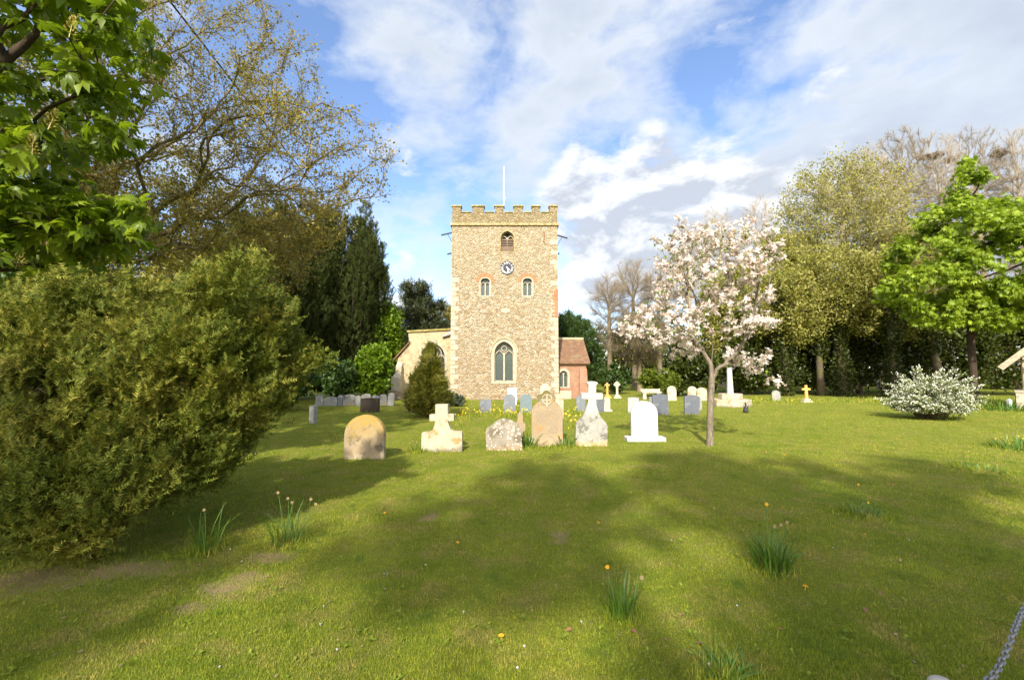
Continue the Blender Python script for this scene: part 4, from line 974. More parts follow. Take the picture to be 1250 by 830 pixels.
# --- horse chestnut, trunk outside the frame
cx_, cy_ = -9.2, 6.3
env = blob([ell(1.3, -.2, 6.3, 3.2, 3.0, 2.6, 260), ell(2.9, -.4, 6.9, 1.9, 2.2, 2.6, 170), ell(2.9, -.1, 4.6, 1.5, 1.6, .9, 80), ell(1.0, -.6, 3.7, 2.2, 1.8, 1.0, 120), ell(3.5, -.3, 3.8, .95, .7, .3, 60), ell(2.3, -.6, 3.5, 1.2, 1, .6, 60), ell(0, 0, 9, 3.5, 3.5, 2.5, 120), ell(-2.2, 0, 6.5, 3, 3, 3, 110)], .45, -.9, 1.1)
W_ = env + [cx_, cy_, 0]; fw = W_[:, 1] * ct + (W_[:, 2] - EYE) * st; px_ = CX + F * W_[:, 0] / fw; py_ = CY - F * ((W_[:, 2] - EYE) * ct - W_[:, 1] * st) / fw
env = env[px_ < np.interp(py_, [-300, 0, 100, 160, 200, 235, 250, 300, 330, 400], [225, 212, 205, 175, 105, 100, 192, 195, 95, 60]) - 12]
t, g = tree('horse_chestnut_tree', (cx_, cy_, 0), 'horse chestnut with fresh drooping leaves and candle flowers overhanging the yew bush', 'tree', [(0, 0, -.2), (0, 0, 1.5), (.2, 0, 3.5), (.3, .1, 6.5)], env, B_DARK, L_CHEST, 7600, (.12, .20), PALM, .32, .007, .3, .2, .05, .10, .02, up=-.1, hint_up=.8, droop=.15, outw=.5, rnd=.8)
# candles: flower spikes on the outer shoots
CM = leafmat('candle_flower', [(.40, .28, .05), (.55, .42, .12), (.62, .52, .25)], .3, 3, .3)
def candle():
    parts = []; n = 46
    for i in range(n):
        t_ = i / n; a = i * 2.4; r = .055 * (1 - t_ * .85); parts.append((math.cos(a) * r, math.sin(a) * r, .02 + .26 * t_))
    p = np.array(parts); V, Fs = inst(BIT[0], BIT[1], p, rotm(nz(p * [1, 1, 0] + [0, 0, .03]), np.tile([0, 0, 1.], (n, 1))), np.full(n, .035))
    V2, F2 = inst(CONE[0], CONE[1], np.array([[0, 0, 0.]]), rotm(np.array([[0, 0, 1.]]), np.array([[0, 1., 0]])), np.array([[.012, .29, .012]]))
    return merge([(V, Fs), (V2, F2)])
ends = np.where(g['r'] < .0075)[0]; ends = [i for i in ends if g['main'][i] < 0]
W_ = g['P'][ends] + np.array([cx_, cy_, 0]); u_ = W_[:, 0] / W_[:, 1]
sel = [k for k in range(len(ends)) if u_[k] > -1.18 and W_[k, 2] < 6.8]; random.Random(3).shuffle(sel)
cV, cF = candle(); cme = None; done = []
for k in sel:
    if len(done) >= 15: break
    if any(np.linalg.norm(W_[k] - q) < .5 for q in done): continue
    done.append(W_[k])
    if cme is None: o = mesh_np('flower_candle', cV, cF, CM, t); cme = o
    else: o = cme.copy(); COL.objects.link(o); o.parent = t
    o.location = g['P'][ends[k]]; o.rotation_euler = (random.uniform(-.2, .2), random.uniform(-.2, .2), random.random() * 6)

# --- big budding tree behind it
ox, oy = -16.8, 15.5
env = blob([ell(4.0, -.5, 9.0, 7.5, 4.5, 4.2, 520), ell(9.8, -1.5, 8.7, 3.4, 2.6, 1.6, 150), ell(8.4, -1.5, 6.6, 3.0, 2.6, 1.3, 110), ell(5, 0, 5.8, 5, 3.5, 1.6, 200), ell(5.5, .5, 8.0, 5, 3.5, 2.4, 200), ell(2, 0, 13.0, 6.5, 5, 3.5, 240), ell(6.8, -.5, 12.6, 3.3, 3.0, 2.5, 130)], .5, -.6, .8)
env = env[env[:, 0] < 12.9]
K_ = .71; env = (env + [ox, oy, -EYE]) * K_ + [0, 0, EYE]; ox, oy = ox * K_, oy * K_; env = env - [ox, oy, 0]
tree('budding_oak_tree', (ox, oy, 0), 'spreading tree with long bare boughs and olive spring buds beyond the chestnut', 'tree', [(0, 0, -.3), (0, 0, 1.6), (.2, -.1, 3.5), (.35, -.15, 6), (.35, -.15, 8.2)], env, bark('oak_bark', (.10, .075, .04), (.21, .16, .09), 6, (.12, .12, .035)), L_BUD, 64000, (.04, .085), LEAF, .26, .006, .3, .4, .045, .045, .026, 15000, (.2, .55), .007, up=.2, rnd=.9, hint_up=.3, back=.75)

# --- columnar Irish yews
def irish(px, Y, top, wpx, label, ncol, seed, zscale=1.0):
    global rng
    x, _ = at(px, 480, Y); H = at(px, top, Y)[1]; R = wpx / F * Y / 2; r = np.random.default_rng(seed); t = thing('irish_yew', (x, Y, 0), label, 'tree', None)
    pts = []; Vs = []; cols = []
    for k in range(ncol):
        a = r.random() * 6.283; q = math.sqrt(r.random()) * R * .93; h = H * (1 - .34 * (q / R) ** 2.4) * r.uniform(.86, 1.0) if k else H
        cols.append((q * math.cos(a), q * math.sin(a), h))
    q = MB()
    for cx1, cy1, h in cols: q.tube([(cx1 * .12, cy1 * .12, -.2), (cx1 * .45, cy1 * .45, h * .22), (cx1 * .9, cy1 * .9, h * .55), (cx1, cy1, h * .97)], [.11, .08, .05, .012], 5)
    q.build('trunk', B_DARK, t, smooth=True)
    P, Dd = [], []
    for cx1, cy1, h in cols:
        n = int(430 * h / 8); s = r.random(n) ** .8; rad = (.16 + .62 * R / 3 * (1 - s) ** .55) * (.75 + .4 * np.sin(s * 17 + cx1 * 9)); a = r.random(n) * 6.283
        k = .35 + .65 * np.minimum(s * 1.6, 1); p = np.stack([cx1 * k + np.cos(a) * rad, cy1 * k + np.sin(a) * rad, .25 + s * (h - .2)], 1); P.append(p); Dd.append(np.stack([np.cos(a) * .45, np.sin(a) * .45, np.full(n, 1.0)], 1))
    P = np.concatenate(P); Dd = np.concatenate(Dd); ps = []
    for a_, tp in enumerate(SPRIGS):
        s = np.arange(a_, len(P), 3); ps.append(leaves(P[s], Dd[s], tp, (.3, .55), .15, 1.0, .3, .2))
    V, Fs = merge(ps); mesh_np('crown', V, Fs, L_IYEW, t)
irish(414, 30, 246, 112, 'dark columnar yew with many upright spires, tallest beside the church', 64, 3)
irish(340, 27, 255, 120, 'dark columnar yew half hidden behind the budding tree and the bush', 60, 4)
irish(285, 22, 262, 96, 'dark upright yew deep behind the bush and budding boughs', 34, 14)

# --- shrubs generic
def shrub(px, pyb, top, wpx, name, label, cat, lm, n, size, depth=.8, tpl=LEAF, Y=None, group=None, npts=90, lobes=5, low=.12, bm=None, seed=1, hint=.6, xoff=0):
    r = random.Random(seed)
    if Y is None: x, Y = gnd(px, pyb)
    else: x, _ = at(px, pyb, Y)
    H = at(px, top, Y)[1]; R = wpx / F * Y / 2
    prt = [ell(0, 0, H * .5, R * .8, R * depth * .8, H * .46, npts // 2)]
    for k in range(lobes):
        a = r.random() * 6.283; q = R * r.uniform(.35, .62); hz = H * r.uniform(.3, .72); prt.append(ell(q * math.cos(a), q * depth * math.sin(a), hz, R * .42, R * .4, H * .27, npts // (2 * lobes) + 3))
    env = blob(prt, .5); env[:, 2] = np.maximum(env[:, 2], H * low)
    return tree(name, (x, Y, 0), label, cat, [(0, 0, -.1), (0, 0, H * .1)], env, bm or B_DARK, lm, n, size, tpl, max(.03, H * .018), .006, max(.12, H * .05), .15, .04, max(.04, H * .03), max(.015, H * .012), up=.25, hint_up=hint, group=group)
gx, gy = gnd(523, 509); H = at(524, 419, gy)[1]; R_g = 27 / F * gy
env = blob([ell(0, 0, H * .27, R_g * .95, R_g * .9, H * .22, 150), ell(0, 0, H * .48, R_g * .74, R_g * .74, H * .2, 110), ell(.03, 0, H * .68, R_g * .44, R_g * .44, H * .17, 60), ell(.05, 0, H * .85, R_g * .17, R_g * .17, H * .14, 24)], .6)
env = np.concatenate([env, [(.05, 0, H), (.0, .05, H * .96), (-R_g, 0, H * .2), (R_g * 1.02, -.1, H * .3), (-R_g * .75, 0, H * .52), (R_g * .6, 0, H * .6)]])
tree('golden_yew', (gx, gy, 0), 'pointed cone of olive yew bush standing before the aisle window', 'bush', [(0, 0, -.1), (0, 0, .3), (.02, 0, H * .6)], env, B_DARK, L_GOLD, 17000, (.10, .20), SPRIGS, .07, .006, .14, .3, .03, .07, .02, up=.45, hint_up=.4, outw=.9, rnd=.5)
shrub(557, 496, 481, 21, 'lavender_shrub', 'low grey green shrub against the tower foot', 'shrub', leafmat('grey_leaf', [(.06, .075, .045), (.10, .12, .07), (.14, .15, .09)], .2), 2500, (.07, .13), seed=2)
shrub(505, 503, 480, 20, 'bare_shrub', 'small greyish twiggy shrub beside the golden yew and aisle buttress', 'shrub', leafmat('dim_leaf', [(.06, .06, .045), (.11, .10, .07)], .2), 1500, (.06, .12), seed=7)
shrub(455, 490, 416, 52, 'spring_sapling', 'bright green young leafy bush between the dark yew and church', 'bush', L_BRIGHT, 9000, (.16, .28), .8, LEAF, Y=25.5, npts=150, seed=6)
shrub(412, 492, 432, 50, 'laurel_shrub', 'dull green shrub at the foot of the tallest dark yew', 'shrub', L_HEDGE, 4500, (.14, .26), .6, LEAF, Y=24.5, seed=8)
shrub(470, 490, 440, 40, 'laurel_shrub', 'dark low shrub behind the row of old headstones near church', 'shrub', L_HEDGE, 4500, (.14, .26), .6, LEAF, Y=30, seed=10)
shrub(340, 492, 400, 110, 'laurel_shrub', 'dark broad shrub in deep shade behind the yew bush', 'shrub', L_HEDGE, 6500, (.18, .32), .6, LEAF, Y=19, seed=9)
shrub(225, 492, 285, 150, 'olive_thicket', 'tall olive green thicket behind the yew bush under budding boughs', 'shrub', L_OLIVE, 8000, (.18, .34), .6, LEAF, Y=17.5, seed=12)
shrub(70, 492, 285, 190, 'holly_shrub', 'dark evergreen thicket under the chestnut beside the frame edge', 'shrub', L_HEDGE, 8000, (.18, .34), .6, LEAF, Y=15.0, seed=13)

L_DIM = leafmat('dull_olive_leaf', [(.05, .055, .010), (.10, .095, .016), (.16, .14, .028)], .25, .4, .4, .7, spec=.1)
for px, Y, top, wp, lab, sd_ in ((222, 22, 190, 190, 'dull olive broad tree filling the gap behind the budding boughs', 3), (60, 20, 120, 190, 'dull olive broad tree behind the overhanging chestnut at frame edge', 4), (330, 27, 235, 120, 'dull olive tree between the two dark columnar yews', 5)):
    x, _ = at(px, 488, Y); H = at(px, top, Y)[1]; R_u = wp / F * Y / 2
    tree('olive_tree', (x, Y, 0), lab, 'tree', [(0, 0, -.2), (.1, 0, H * .35), (0, 0, H * .7)], blob([ell(0, 0, H * .62, R_u * .8, R_u * .7, H * .36, 300), ell(-R_u * .4, -.3, H * .45, R_u * .55, R_u * .5, H * .25, 110), ell(R_u * .4, -.3, H * .5, R_u * .5, R_u * .5, H * .25, 110)], .4, -.8, .8), B_OAK, L_DIM, 17000, (.12, .23), LEAF, .2, .01, .5, .3, .08, .2, .04, 4000, (.3, .9), .012, up=.3, rnd=.9, hint_up=.2)
# --- beyond the church, north side
Y = 31; x, _ = at(466, 480, Y); H = at(466, 368, Y)[1]
tree('spring_tree', (x, Y, 0), 'slim fresh green tree peeping out between dark yew and cedar', 'tree', [(0, 0, -.2), (0, 0, 3)], blob([ell(0, 0, H * .62, 1.5, 1.5, H * .37, 140)], .4), B_OAK, L_BRIGHT, 9000, (.18, .32), LEAF, .12, .012, .4, rleaf=.03, off=.2)
Y = 40; x, _ = at(511, 480, Y); H = at(511, 349, Y)[1]; prt = []
for k in range(9):
    z = H * (.36 + .6 * k / 8); rr = 3.0 * (1 - .55 * (k / 8) ** 1.6); a = k * 2.1; prt.append(ell(.7 * math.cos(a), .7 * math.sin(a), z, rr, rr * .8, H * .055, 46))
tree('cedar_tree', (x, Y, 0), 'grey green cedar with layered boughs behind the aisle roof', 'tree', [(0, 0, -.2), (0, 0, H * .5), (.1, 0, H * .92)], blob(prt, .3), B_DARK, L_PINE, 17000, (.25, .45), SPRIGS, .28, .02, .5, off=.18, rleaf=.05, up=.3)
Y = 44; x, _ = at(541, 480, Y); H = at(541, 368, Y)[1]
tree('golden_conifer', (x, Y, 0), 'yellowish green conifer showing between the cedar and the tower', 'tree', [(0, 0, -.2), (0, 0, H * .6)], blob([ell(0, 0, H * .5, 2.2, 2.0, H * .48, 160)], .5), B_DARK, L_OCHRE, 9000, (.25, .42), SPRIGS, .2, .02, .5, rleaf=.05, off=.2, up=.5)
shrub(490, 488, 410, 60, 'dark_conifer', 'dark green conifer bush below the cedar behind the aisle', 'bush', L_HEDGE, 6000, (.25, .45), .7, SPRIGS, Y=37, seed=21)

# --- south side, behind the vestry
Y = 37; x, _ = at(703, 480, Y); H = at(703, 379, Y)[1]
tree('clipped_cypress', (x, Y, 0), 'dense green dome-shaped cypress rising behind the brick vestry', 'tree', [(0, 0, -.2), (0, 0, H * .7)], blob([ell(-.2, 0, H * .42, 2.45, 2.2, H * .5, 260), ell(-.5, 0, H * .75, 1.2, 1.2, H * .25, 70)], .7), B_DARK, L_HEDGE, 22000, (.18, .34), SPRIGS, .2, .02, .5, rleaf=.06, off=.12, up=.6)
def bare(px, Y, top, wpx, label, bm, seed, n=420, ntw=5000, lo=.32, R=.25, buds=0, lm=None, bsz=(.12, .22), group=None, name='bare_tree', tww=.02, lean=0, twl=(.5, 1.3)):
    x, _ = at(px, 480, Y); H = at(px, top, Y)[1]; rx = wpx / F * Y / 2; hz = (1 - lo) / 2
    env = blob([ell(lean, 0, H * (lo + hz), rx, rx * .9, H * hz * .98, n), ell(lean, 0, H * (lo + hz * 1.5), rx * .7, rx * .7, H * hz * .49, n // 3)], .2, -.8, .5)
    return tree(name, (x, Y, 0), label, 'tree', [(0, 0, -.3), (0, 0, H * .2), (lean * .6, 0, H * .5), (lean, 0, H * .8)], env, bm, lm or L_OLIVE, buds, bsz, LEAF, R, .010, .7, .5, .05, .15, .04, int(ntw * 1.8), twl, tww * .5, group=group, back=1.0, twup=.6, up=.4, rnd=.9, hint_up=.15)
bare(745, 44, 335, 60, 'bare brown tree next to the clipped cypress', B_TWIG, 1, 220, 4200)
bare(775, 46, 314, 66, 'tallest bare brown tree just beyond the blossom tree crown', B_TWIG, 2, 260, 5200)
bare(806, 43, 325, 60, 'bare tree behind the near edge of the pink blossom', B_TWIG, 3, 220, 4200)
# weeping, ochre twigs
Y = 38; x, _ = at(781, 480, Y); H = at(781, 372, Y)[1]
tree('weeping_tree', (x, Y, 0), 'weeping bare tree with ochre hanging twigs behind the stone bench', 'tree', [(0, 0, -.2), (0, 0, H * .45), (.1, 0, H * .75)], blob([ell(0, 0, H * .66, 2.5, 2.2, H * .3, 160)], .4), B_TWIG, L_OLIVE, 2500, (.1, .18), LEAF, .2, .014, .4, .2, .06, .1, .05, 7000, (.8, 2.0), .016, twup=-1.6, sag=-.1)
shrub(751, 489, 440, 44, 'laurel_shrub', 'dull green shrub behind the wheel-headed stone cross', 'shrub', L_HEDGE, 3500, (.15, .28), .7, Y=34, seed=31)
shrub(806, 489, 449, 56, 'clipped_bush', 'rounded yellow green bush behind the cream headstone and bench', 'bush', L_LIME, 8000, (.10, .2), .8, Y=30, seed=32, npts=200, lobes=4)
bare(885, 50, 247, 70, 'distant bare tree above the blossom tree, its crown split', B_GREY, 4, 260, 4600)
bare(935, 52, 236, 70, 'distant bare tree between the blossom and the budding tree', B_GREY, 5, 260, 4600)
bare(845, 49, 268, 60, 'distant bare tree mostly screened by pink blossom', B_GREY, 6, 200, 3600)

# --- budding trees and rookery on the south side
bare(1040, 36.5, 187, 190, 'tall budding tree with yellow green haze beside the bright chestnut', B_GREY, 7, 620, 10000, .08, .42, 36000, L_OLIVE, (.13, .24), tww=.018, name='budding_tree')
bare(965, 36, 285, 130, 'smaller olive budding tree behind the far side of blossom', B_GREY, 8, 400, 6000, .05, .3, 46000, L_OLIVE, (.15, .29), tww=.018, name='budding_tree')
bare(900, 36, 330, 100, 'green-leaved tree directly behind the blossom tree', B_OAK, 9, 260, 3500, .1, .25, 34000, L_OLIVE, (.15, .29), name='budding_tree')
bare(1120, 36, 265, 130, 'olive budding tree squeezed behind the bright chestnut', B_GREY, 17, 380, 6000, .06, .35, 38000, L_OLIVE, (.15, .28), name='budding_tree')
rook = []
for i, (px, Y, top, wp, lab) in enumerate([(1075, 44, 172, 80, 'tall bare rookery tree just above the budding tree'), (1118, 45, 150, 90, 'tall bare rookery tree holding two dark nests'), (1165, 44, 158, 80, 'tall bare rookery tree above the peak of the bright chestnut'), (1212, 45, 150, 90, 'tall bare rookery tree with a single dark nest'), (1265, 44, 150, 90, 'tall bare rookery tree at the frame edge'), (1320, 45, 150, 90, 'tall bare rookery tree outside the frame edge')]):
    rook.append(bare(px, Y, top, wp, lab, B_TWIG if i % 2 else B_GREY, 20 + i, 620, 12000, .22, .28, tww=.026, twl=(.35, .95)))
def nest(px, py, Y, r, label):
    x, z = at(px, py, Y); n = 420; d = nz(rng.normal(size=(n, 3))); p = d * (rng.random((n, 1)) ** .4) * np.array([r, r, r * .55]); V, Fs = inst(CONE[0], CONE[1], p, rotm(nz(np.cross(d, rng.normal(size=(n, 3)))), rng.normal(size=(n, 3))), np.stack([np.full(n, .035), rng.uniform(.3, .7, n) * r * 1.4, np.full(n, .035)], 1))
    o = mesh_np('rook_nest', V, Fs, B_NEST); o.location = (x, Y, z); tag(o, label, 'nest', 'rook nests in the bare treetops')
B_NEST = plain('nest_sticks', (.09, .055, .035), .9, .4, 3)
nest(1143, 190, 44.6, .62, 'dark twig nest second of the close pair in a bare treetop'); nest(1133, 192, 44.2, .5, 'dark twig nest on the outer side of the close pair'); nest(1158, 196, 44.4, .5, 'paler loose twig nest beside the close pair of nests'); nest(1219, 188, 44.6, .7, 'large lone twig nest in the bare treetop above the chestnut'); nest(1098, 208, 44, .4, 'small thin twig nest lowest in the bare treetops')

# bright chestnut
Y = 24.5; x, _ = at(1190, 480, Y); H = at(1197, 197, Y)[1]
env = blob([ell(.4, 0, H * .56, 4.3, 3.8, H * .20, 300), ell(.4, 0, H * .74, 2.5, 2.3, H * .14, 110), ell(.4, 0, H * .88, 1.1, 1.1, H * .11, 40), ell(-3.3, -.8, H * .46, 2.2, 2.0, H * .09, 110), ell(2.6, -.5, H * .52, 3.0, 2.4, H * .16, 130), ell(-1.5, -1, H * .66, 2.8, 2.2, H * .12, 90), ell(.2, -1.5, H * .38, 3.0, 2, H * .09, 130), ell(-2.4, -1.2, H * .36, 1.8, 1.6, H * .06, 60)], .5, -.12, 1.25)
env = np.concatenate([env, np.array([[.5, 0, H], [.3, .2, H * .97], [1.0, 0, H * .93]])])
tree('chestnut_tree', (x, Y, 0), 'bright green horse chestnut in fresh leaf above the white flowering bush', 'tree', [(0, 0, -.3), (0, 0, 3), (.2, 0, H * .5), (.4, 0, H * .8)], env, B_DARK, L_CHEST2, 12500, (.14, .25), PALM, .17, .016, .45, .25, .06, .16, .03, up=-.05, hint_up=.55, droop=.1, rnd=.85)

# dark ivy-clad understory
iv = [(850, 31, 425, 80, 'dark evergreen undergrowth bush behind the memorial steps'), (915, 33, 400, 90, 'dark ivy-covered thicket just past the memorial'), (985, 33, 365, 90, 'dark thicket above the orange stone cross'), (1050, 34, 330, 100, 'tall dark ivy thicket beneath the budding tree'), (1115, 33, 335, 90, 'tall dark ivy thicket behind the white flowering bush'), (1180, 32, 335, 100, 'dark thicket beneath the bright chestnut boughs'), (1245, 32, 330, 110, 'dark thicket behind the lych gate roof'), (1320, 30, 320, 120, 'dark thicket beyond the lych gate outside the frame')]
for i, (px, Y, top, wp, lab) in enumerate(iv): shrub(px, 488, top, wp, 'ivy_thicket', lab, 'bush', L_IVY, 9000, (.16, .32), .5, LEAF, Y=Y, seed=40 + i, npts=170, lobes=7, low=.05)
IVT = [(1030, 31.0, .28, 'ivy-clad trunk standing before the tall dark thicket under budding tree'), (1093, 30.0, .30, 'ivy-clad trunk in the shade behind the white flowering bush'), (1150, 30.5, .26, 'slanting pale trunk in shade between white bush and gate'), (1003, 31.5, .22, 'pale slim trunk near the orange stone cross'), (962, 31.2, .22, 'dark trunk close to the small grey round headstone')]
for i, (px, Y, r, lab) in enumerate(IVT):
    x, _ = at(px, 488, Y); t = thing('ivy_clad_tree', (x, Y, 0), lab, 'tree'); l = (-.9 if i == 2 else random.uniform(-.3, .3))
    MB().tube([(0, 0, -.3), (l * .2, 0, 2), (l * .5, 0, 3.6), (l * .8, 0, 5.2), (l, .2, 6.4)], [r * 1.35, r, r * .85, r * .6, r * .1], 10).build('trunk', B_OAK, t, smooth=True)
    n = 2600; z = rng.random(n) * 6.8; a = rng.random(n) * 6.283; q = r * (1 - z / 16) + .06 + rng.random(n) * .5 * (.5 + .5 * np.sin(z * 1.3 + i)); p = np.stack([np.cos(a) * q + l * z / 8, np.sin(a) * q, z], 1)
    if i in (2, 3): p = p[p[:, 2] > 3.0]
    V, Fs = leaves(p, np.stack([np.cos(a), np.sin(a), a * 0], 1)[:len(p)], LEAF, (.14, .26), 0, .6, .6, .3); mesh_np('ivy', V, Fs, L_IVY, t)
US = [(955, 31.5, 322, 96, 'olive spring-leaved small tree above the grey round headstone'), (1022, 31.5, 292, 104, 'olive spring-leaved small tree above the orange cross'), (1086, 31.0, 300, 84, 'olive spring-leaved small tree tucked beside the bright chestnut')]
for i, (px, Y, top, wp, lab) in enumerate(US):
    x, _ = at(px, 488, Y); H = at(px, top, Y)[1]; R_u = wp / F * Y / 2
    tree('olive_spring_tree', (x, Y, 0), lab, 'tree', [(0, 0, -.2), (.1, 0, H * .35), (0, 0, H * .6)], blob([ell(0, 0, H * .70, R_u, R_u * .8, H * .29, 200), ell(R_u * .3, -.3, H * .5, R_u * .8, R_u * .6, H * .14, 70)], .3, -.5, 1.0), B_OAK, L_OLIVE, 15000, (.12, .23), LEAF, .12, .01, .5, .25, .08, .2, .04, 2500, (.3, .8), .012, up=.3, rnd=.9, hint_up=.2)
# far woods closing the horizon all round
n = 60000; a = rng.uniform(-1.35, 1.35, n); rr = rng.uniform(62, 78, n); z = rng.random(n) ** 1.5 * (7 + 2.5 * np.sin(a * 9) + 1.5 * np.sin(a * 23)); p = np.stack([np.sin(a) * rr, np.cos(a) * rr, z], 1)
V, Fs = leaves(p, np.tile([0, 0, 1.], (n, 1)), LEAF, (.5, 1.0), .2, .5, .9, .2); tag(mesh_np('distant_woods', V, Fs, L_IVY), 'dark far-off woods beyond the churchyard trees', 'woods', kind='stuff')

# --- magnolia in blossom
bx, by = gnd(866.5, 543.5); T_ = lambda px, py, dy=0: np.array([at(px, py, by + dy)[0] - bx, dy, at(px, py, by + dy)[1]])
k = 1 / F * by
prt = [ell(*T_(870, 330, 0), 62 * k, 1.1, 38 * k, 80), ell(*T_(845, 300, .1), 38 * k, .9, 26 * k, 40), ell(*T_(910, 310, .1), 36 * k, .9, 36 * k, 40), ell(*T_(812, 395, -.2), 52 * k, 1.0, 26 * k, 50), ell(*T_(880, 385, 0), 45 * k, 1.0, 32 * k, 40), ell(*T_(820, 345, 0), 28 * k, .8, 40 * k, 30), ell(*T_(915, 440, .1), 26 * k, .5, 15 * k, 16), ell(*T_(780, 398, -.1), 24 * k, .5, 12 * k, 12), ell(*T_(820, 425, .1), 40 * k, .6, 12 * k, 16), ell(*T_(925, 375, 0), 20 * k, .6, 34 * k, 16)]
env = blob(prt, .35)
env = np.concatenate([env, [T_(832, 272), T_(879, 277), T_(946, 276), T_(913, 283), T_(947, 463), T_(758, 400), T_(930, 455), T_(800, 292), T_(862, 285), T_(936, 290)]])
t = thing('magnolia_tree', (bx, by, 0), 'small magnolia covered in pale pink blossom on a slender mottled trunk', 'tree')
g = grow([(0, 0, -.1), T_(867, 500) * [1, 0, 1], T_(869, 462) * [1, 0, 1], T_(868, 446) * [1, 0, 1], T_(870, 428)], env, .4, .11, .018, 0, .072, .006, .75)
V, Fs = merge(limbs(g)); mesh_np('trunk', V, Fs, B_MAG, t, smooth=True)
def bloom():
    V = []; T = []
    for i in range(9):
        a = i * 2.0 * math.pi / 9 + random.uniform(-.2, .2); o = random.uniform(.25, 1.25); L_ = random.uniform(.8, 1.1); b = len(V)
        d = Vector((math.cos(a) * math.sin(o), math.sin(a) * math.sin(o), math.cos(o))); s = Vector((-math.sin(a), math.cos(a), 0)); dr = Vector((math.cos(a) * .3, math.sin(a) * .3, -.35 * o))
        for t_, w in ((0, .05), (.5, .22), (1, .12)):
            c_ = d * (t_ * L_) + dr * t_ * t_; V += [tuple(c_ - s * w), tuple(c_ + s * w)]
        T += [(b, b + 1, b + 3, b + 2), (b + 2, b + 3, b + 5, b + 4)]
    return V, [T]
BLM = leafmat('magnolia_petal', [(.48, .33, .30), (.68, .54, .51), (.77, .69, .66), (.82, .78, .76)], .35, 3, .25, .5, .9)
n = 1500; pos, d = along(g, n * 3, .014, .03); pos, d = pos[:n], d[:n]; ps = []
# flowers sit in bunches along the outer twigs
ends = np.array([i for i in range(len(g['P'])) if g['main'][i] < 0]); c_ = g['P'][ends[rng.integers(0, len(ends), 1250)]] + rng.normal(size=(1250, 3)) * .085; pos = np.concatenate([pos[:750], c_]); d = np.concatenate([d[:750], nz(rng.normal(size=(1250, 3)) + [0, -.2, .4])])
for j in range(4):
    s = np.arange(j, len(pos), 4); tp = bloom(); dd = nz(d[s] * .4 + rng.normal(size=(len(s), 3)) * .55 + [0, -.1, .35]); R3 = rotm(dd, rng.normal(size=(len(s), 3)))[:, :, [2, 0, 1]]
    ps.append(inst(tp[0], tp[1], pos[s], R3, rng.uniform(.05, .095, len(s))))
V, Fs = merge(ps); mesh_np('blossom', V, Fs, BLM, t)
pos, d = along(g, 900, .012, .07); V, Fs = leaves(pos, d, LEAF, (.05, .11), .3, .5, .8, .4); mesh_np('leaves', V, Fs, L_BRIGHT, t)

# --- white flowering bush (arching wands)
bx, by = gnd(1137, 511.5); Rb = 42 / F * by; Hb = at(1137, 462, by)[1]; t = thing('bridal_wreath_bush', (bx, by, 0), 'bushy white-flowering shrub with arching wands alone on the lawn', 'bush')
fl, fd, wand = [], [], MB()
for i in range(620):
    a = rng.random() * 6.283; e = math.asin(rng.uniform(-.55, 1.0)); k = rng.uniform(.8, 1.12) if rng.random() > .14 else rng.uniform(1.15, 1.36)
    tip = np.array([math.cos(a) * math.cos(e) * Rb, math.sin(a) * math.cos(e) * Rb * .85, Hb * .40 + math.sin(e) * Hb * (.60 if e > 0 else .40)]) * k; tip[2] = max(tip[2], .06)
    b0 = np.array([tip[0] * .25, tip[1] * .25, .05]); c0 = np.array([tip[0] * .55, tip[1] * .55, tip[2] * .8 + Hb * .16]); pts = [(1 - q) ** 2 * b0 + 2 * q * (1 - q) * c0 + q * q * tip for q in np.linspace(0, 1, 8)]
    wand.tube([tuple(p) for p in pts[::2] + [pts[-1]]], [.008, .007, .005, .003, .002], 3)
    for m_ in range(80):
        q = rng.uniform(.3, 1) * 7; j = min(int(q), 6); p = pts[j] + (pts[j + 1] - pts[j]) * (q - j); fl.append(p + rng.normal(size=3) * .022); fd.append(pts[j + 1] - pts[j])
wand.build('stems', B_OAK, t)
fl, fd = np.array(fl), np.array(fd); cut = int(len(fl) * .55); perm = rng.permutation(len(fl)); f1, f2 = perm[:cut], perm[cut:]
V, Fs = leaves(fl[f1], fd[f1], BIT, (.032, .062), .2, .2, 1.0, .2); mesh_np('blossom', V, Fs, leafmat('white_blossom', [(.60, .60, .44), (.74, .74, .62), (.84, .84, .78)], .3, 3, .2), t)
V, Fs = leaves(fl[f2] * [.96, .96, .96], fd[f2], LEAF, (.05, .09), .2, .5, .8, .3); mesh_np('crown', V, Fs, leafmat('spiraea_leaf', [(.10, .13, .03), (.17, .20, .06)], .3), t)

# --- trees behind the camera that shade the lawn
def shade(x, y, H, R, label, n=240, nl=9000, lm=L_CHEST2, size=(.3, .55), hole=-.2, lo=.35, sd=1.0):
    env = blob([ell(0, 0, H * (lo + (1 - lo) / 2), R, R, H * (1 - lo) / 2, n)], .25, hole, sd)
    tree('shade_tree', (x, y, 0), label, 'tree', [(0, 0, -.3), (0, 0, H * .3), (.2, 0, H * .75)], env, B_OAK, lm, nl, size, LEAF, .3, .02, .6, .28, .1, .35, .04, group='trees behind the camera that shade the lawn')
shade(1.3, -10, 14.2, 5.7, 'leafy tree behind the camera whose crown dapples the open lawn', 440, 7600, hole=.07, lo=.42, sd=1.0)
shade(-6.9, -9.2, 11.5, 1.9, 'slim leafy tree behind the camera on the yew bush side', 130, 1900, lo=.55, hole=.0)
shade(9.5, -11.0, 12.2, 5.0, 'leafy tree behind the camera on the lych gate side', hole=.0)

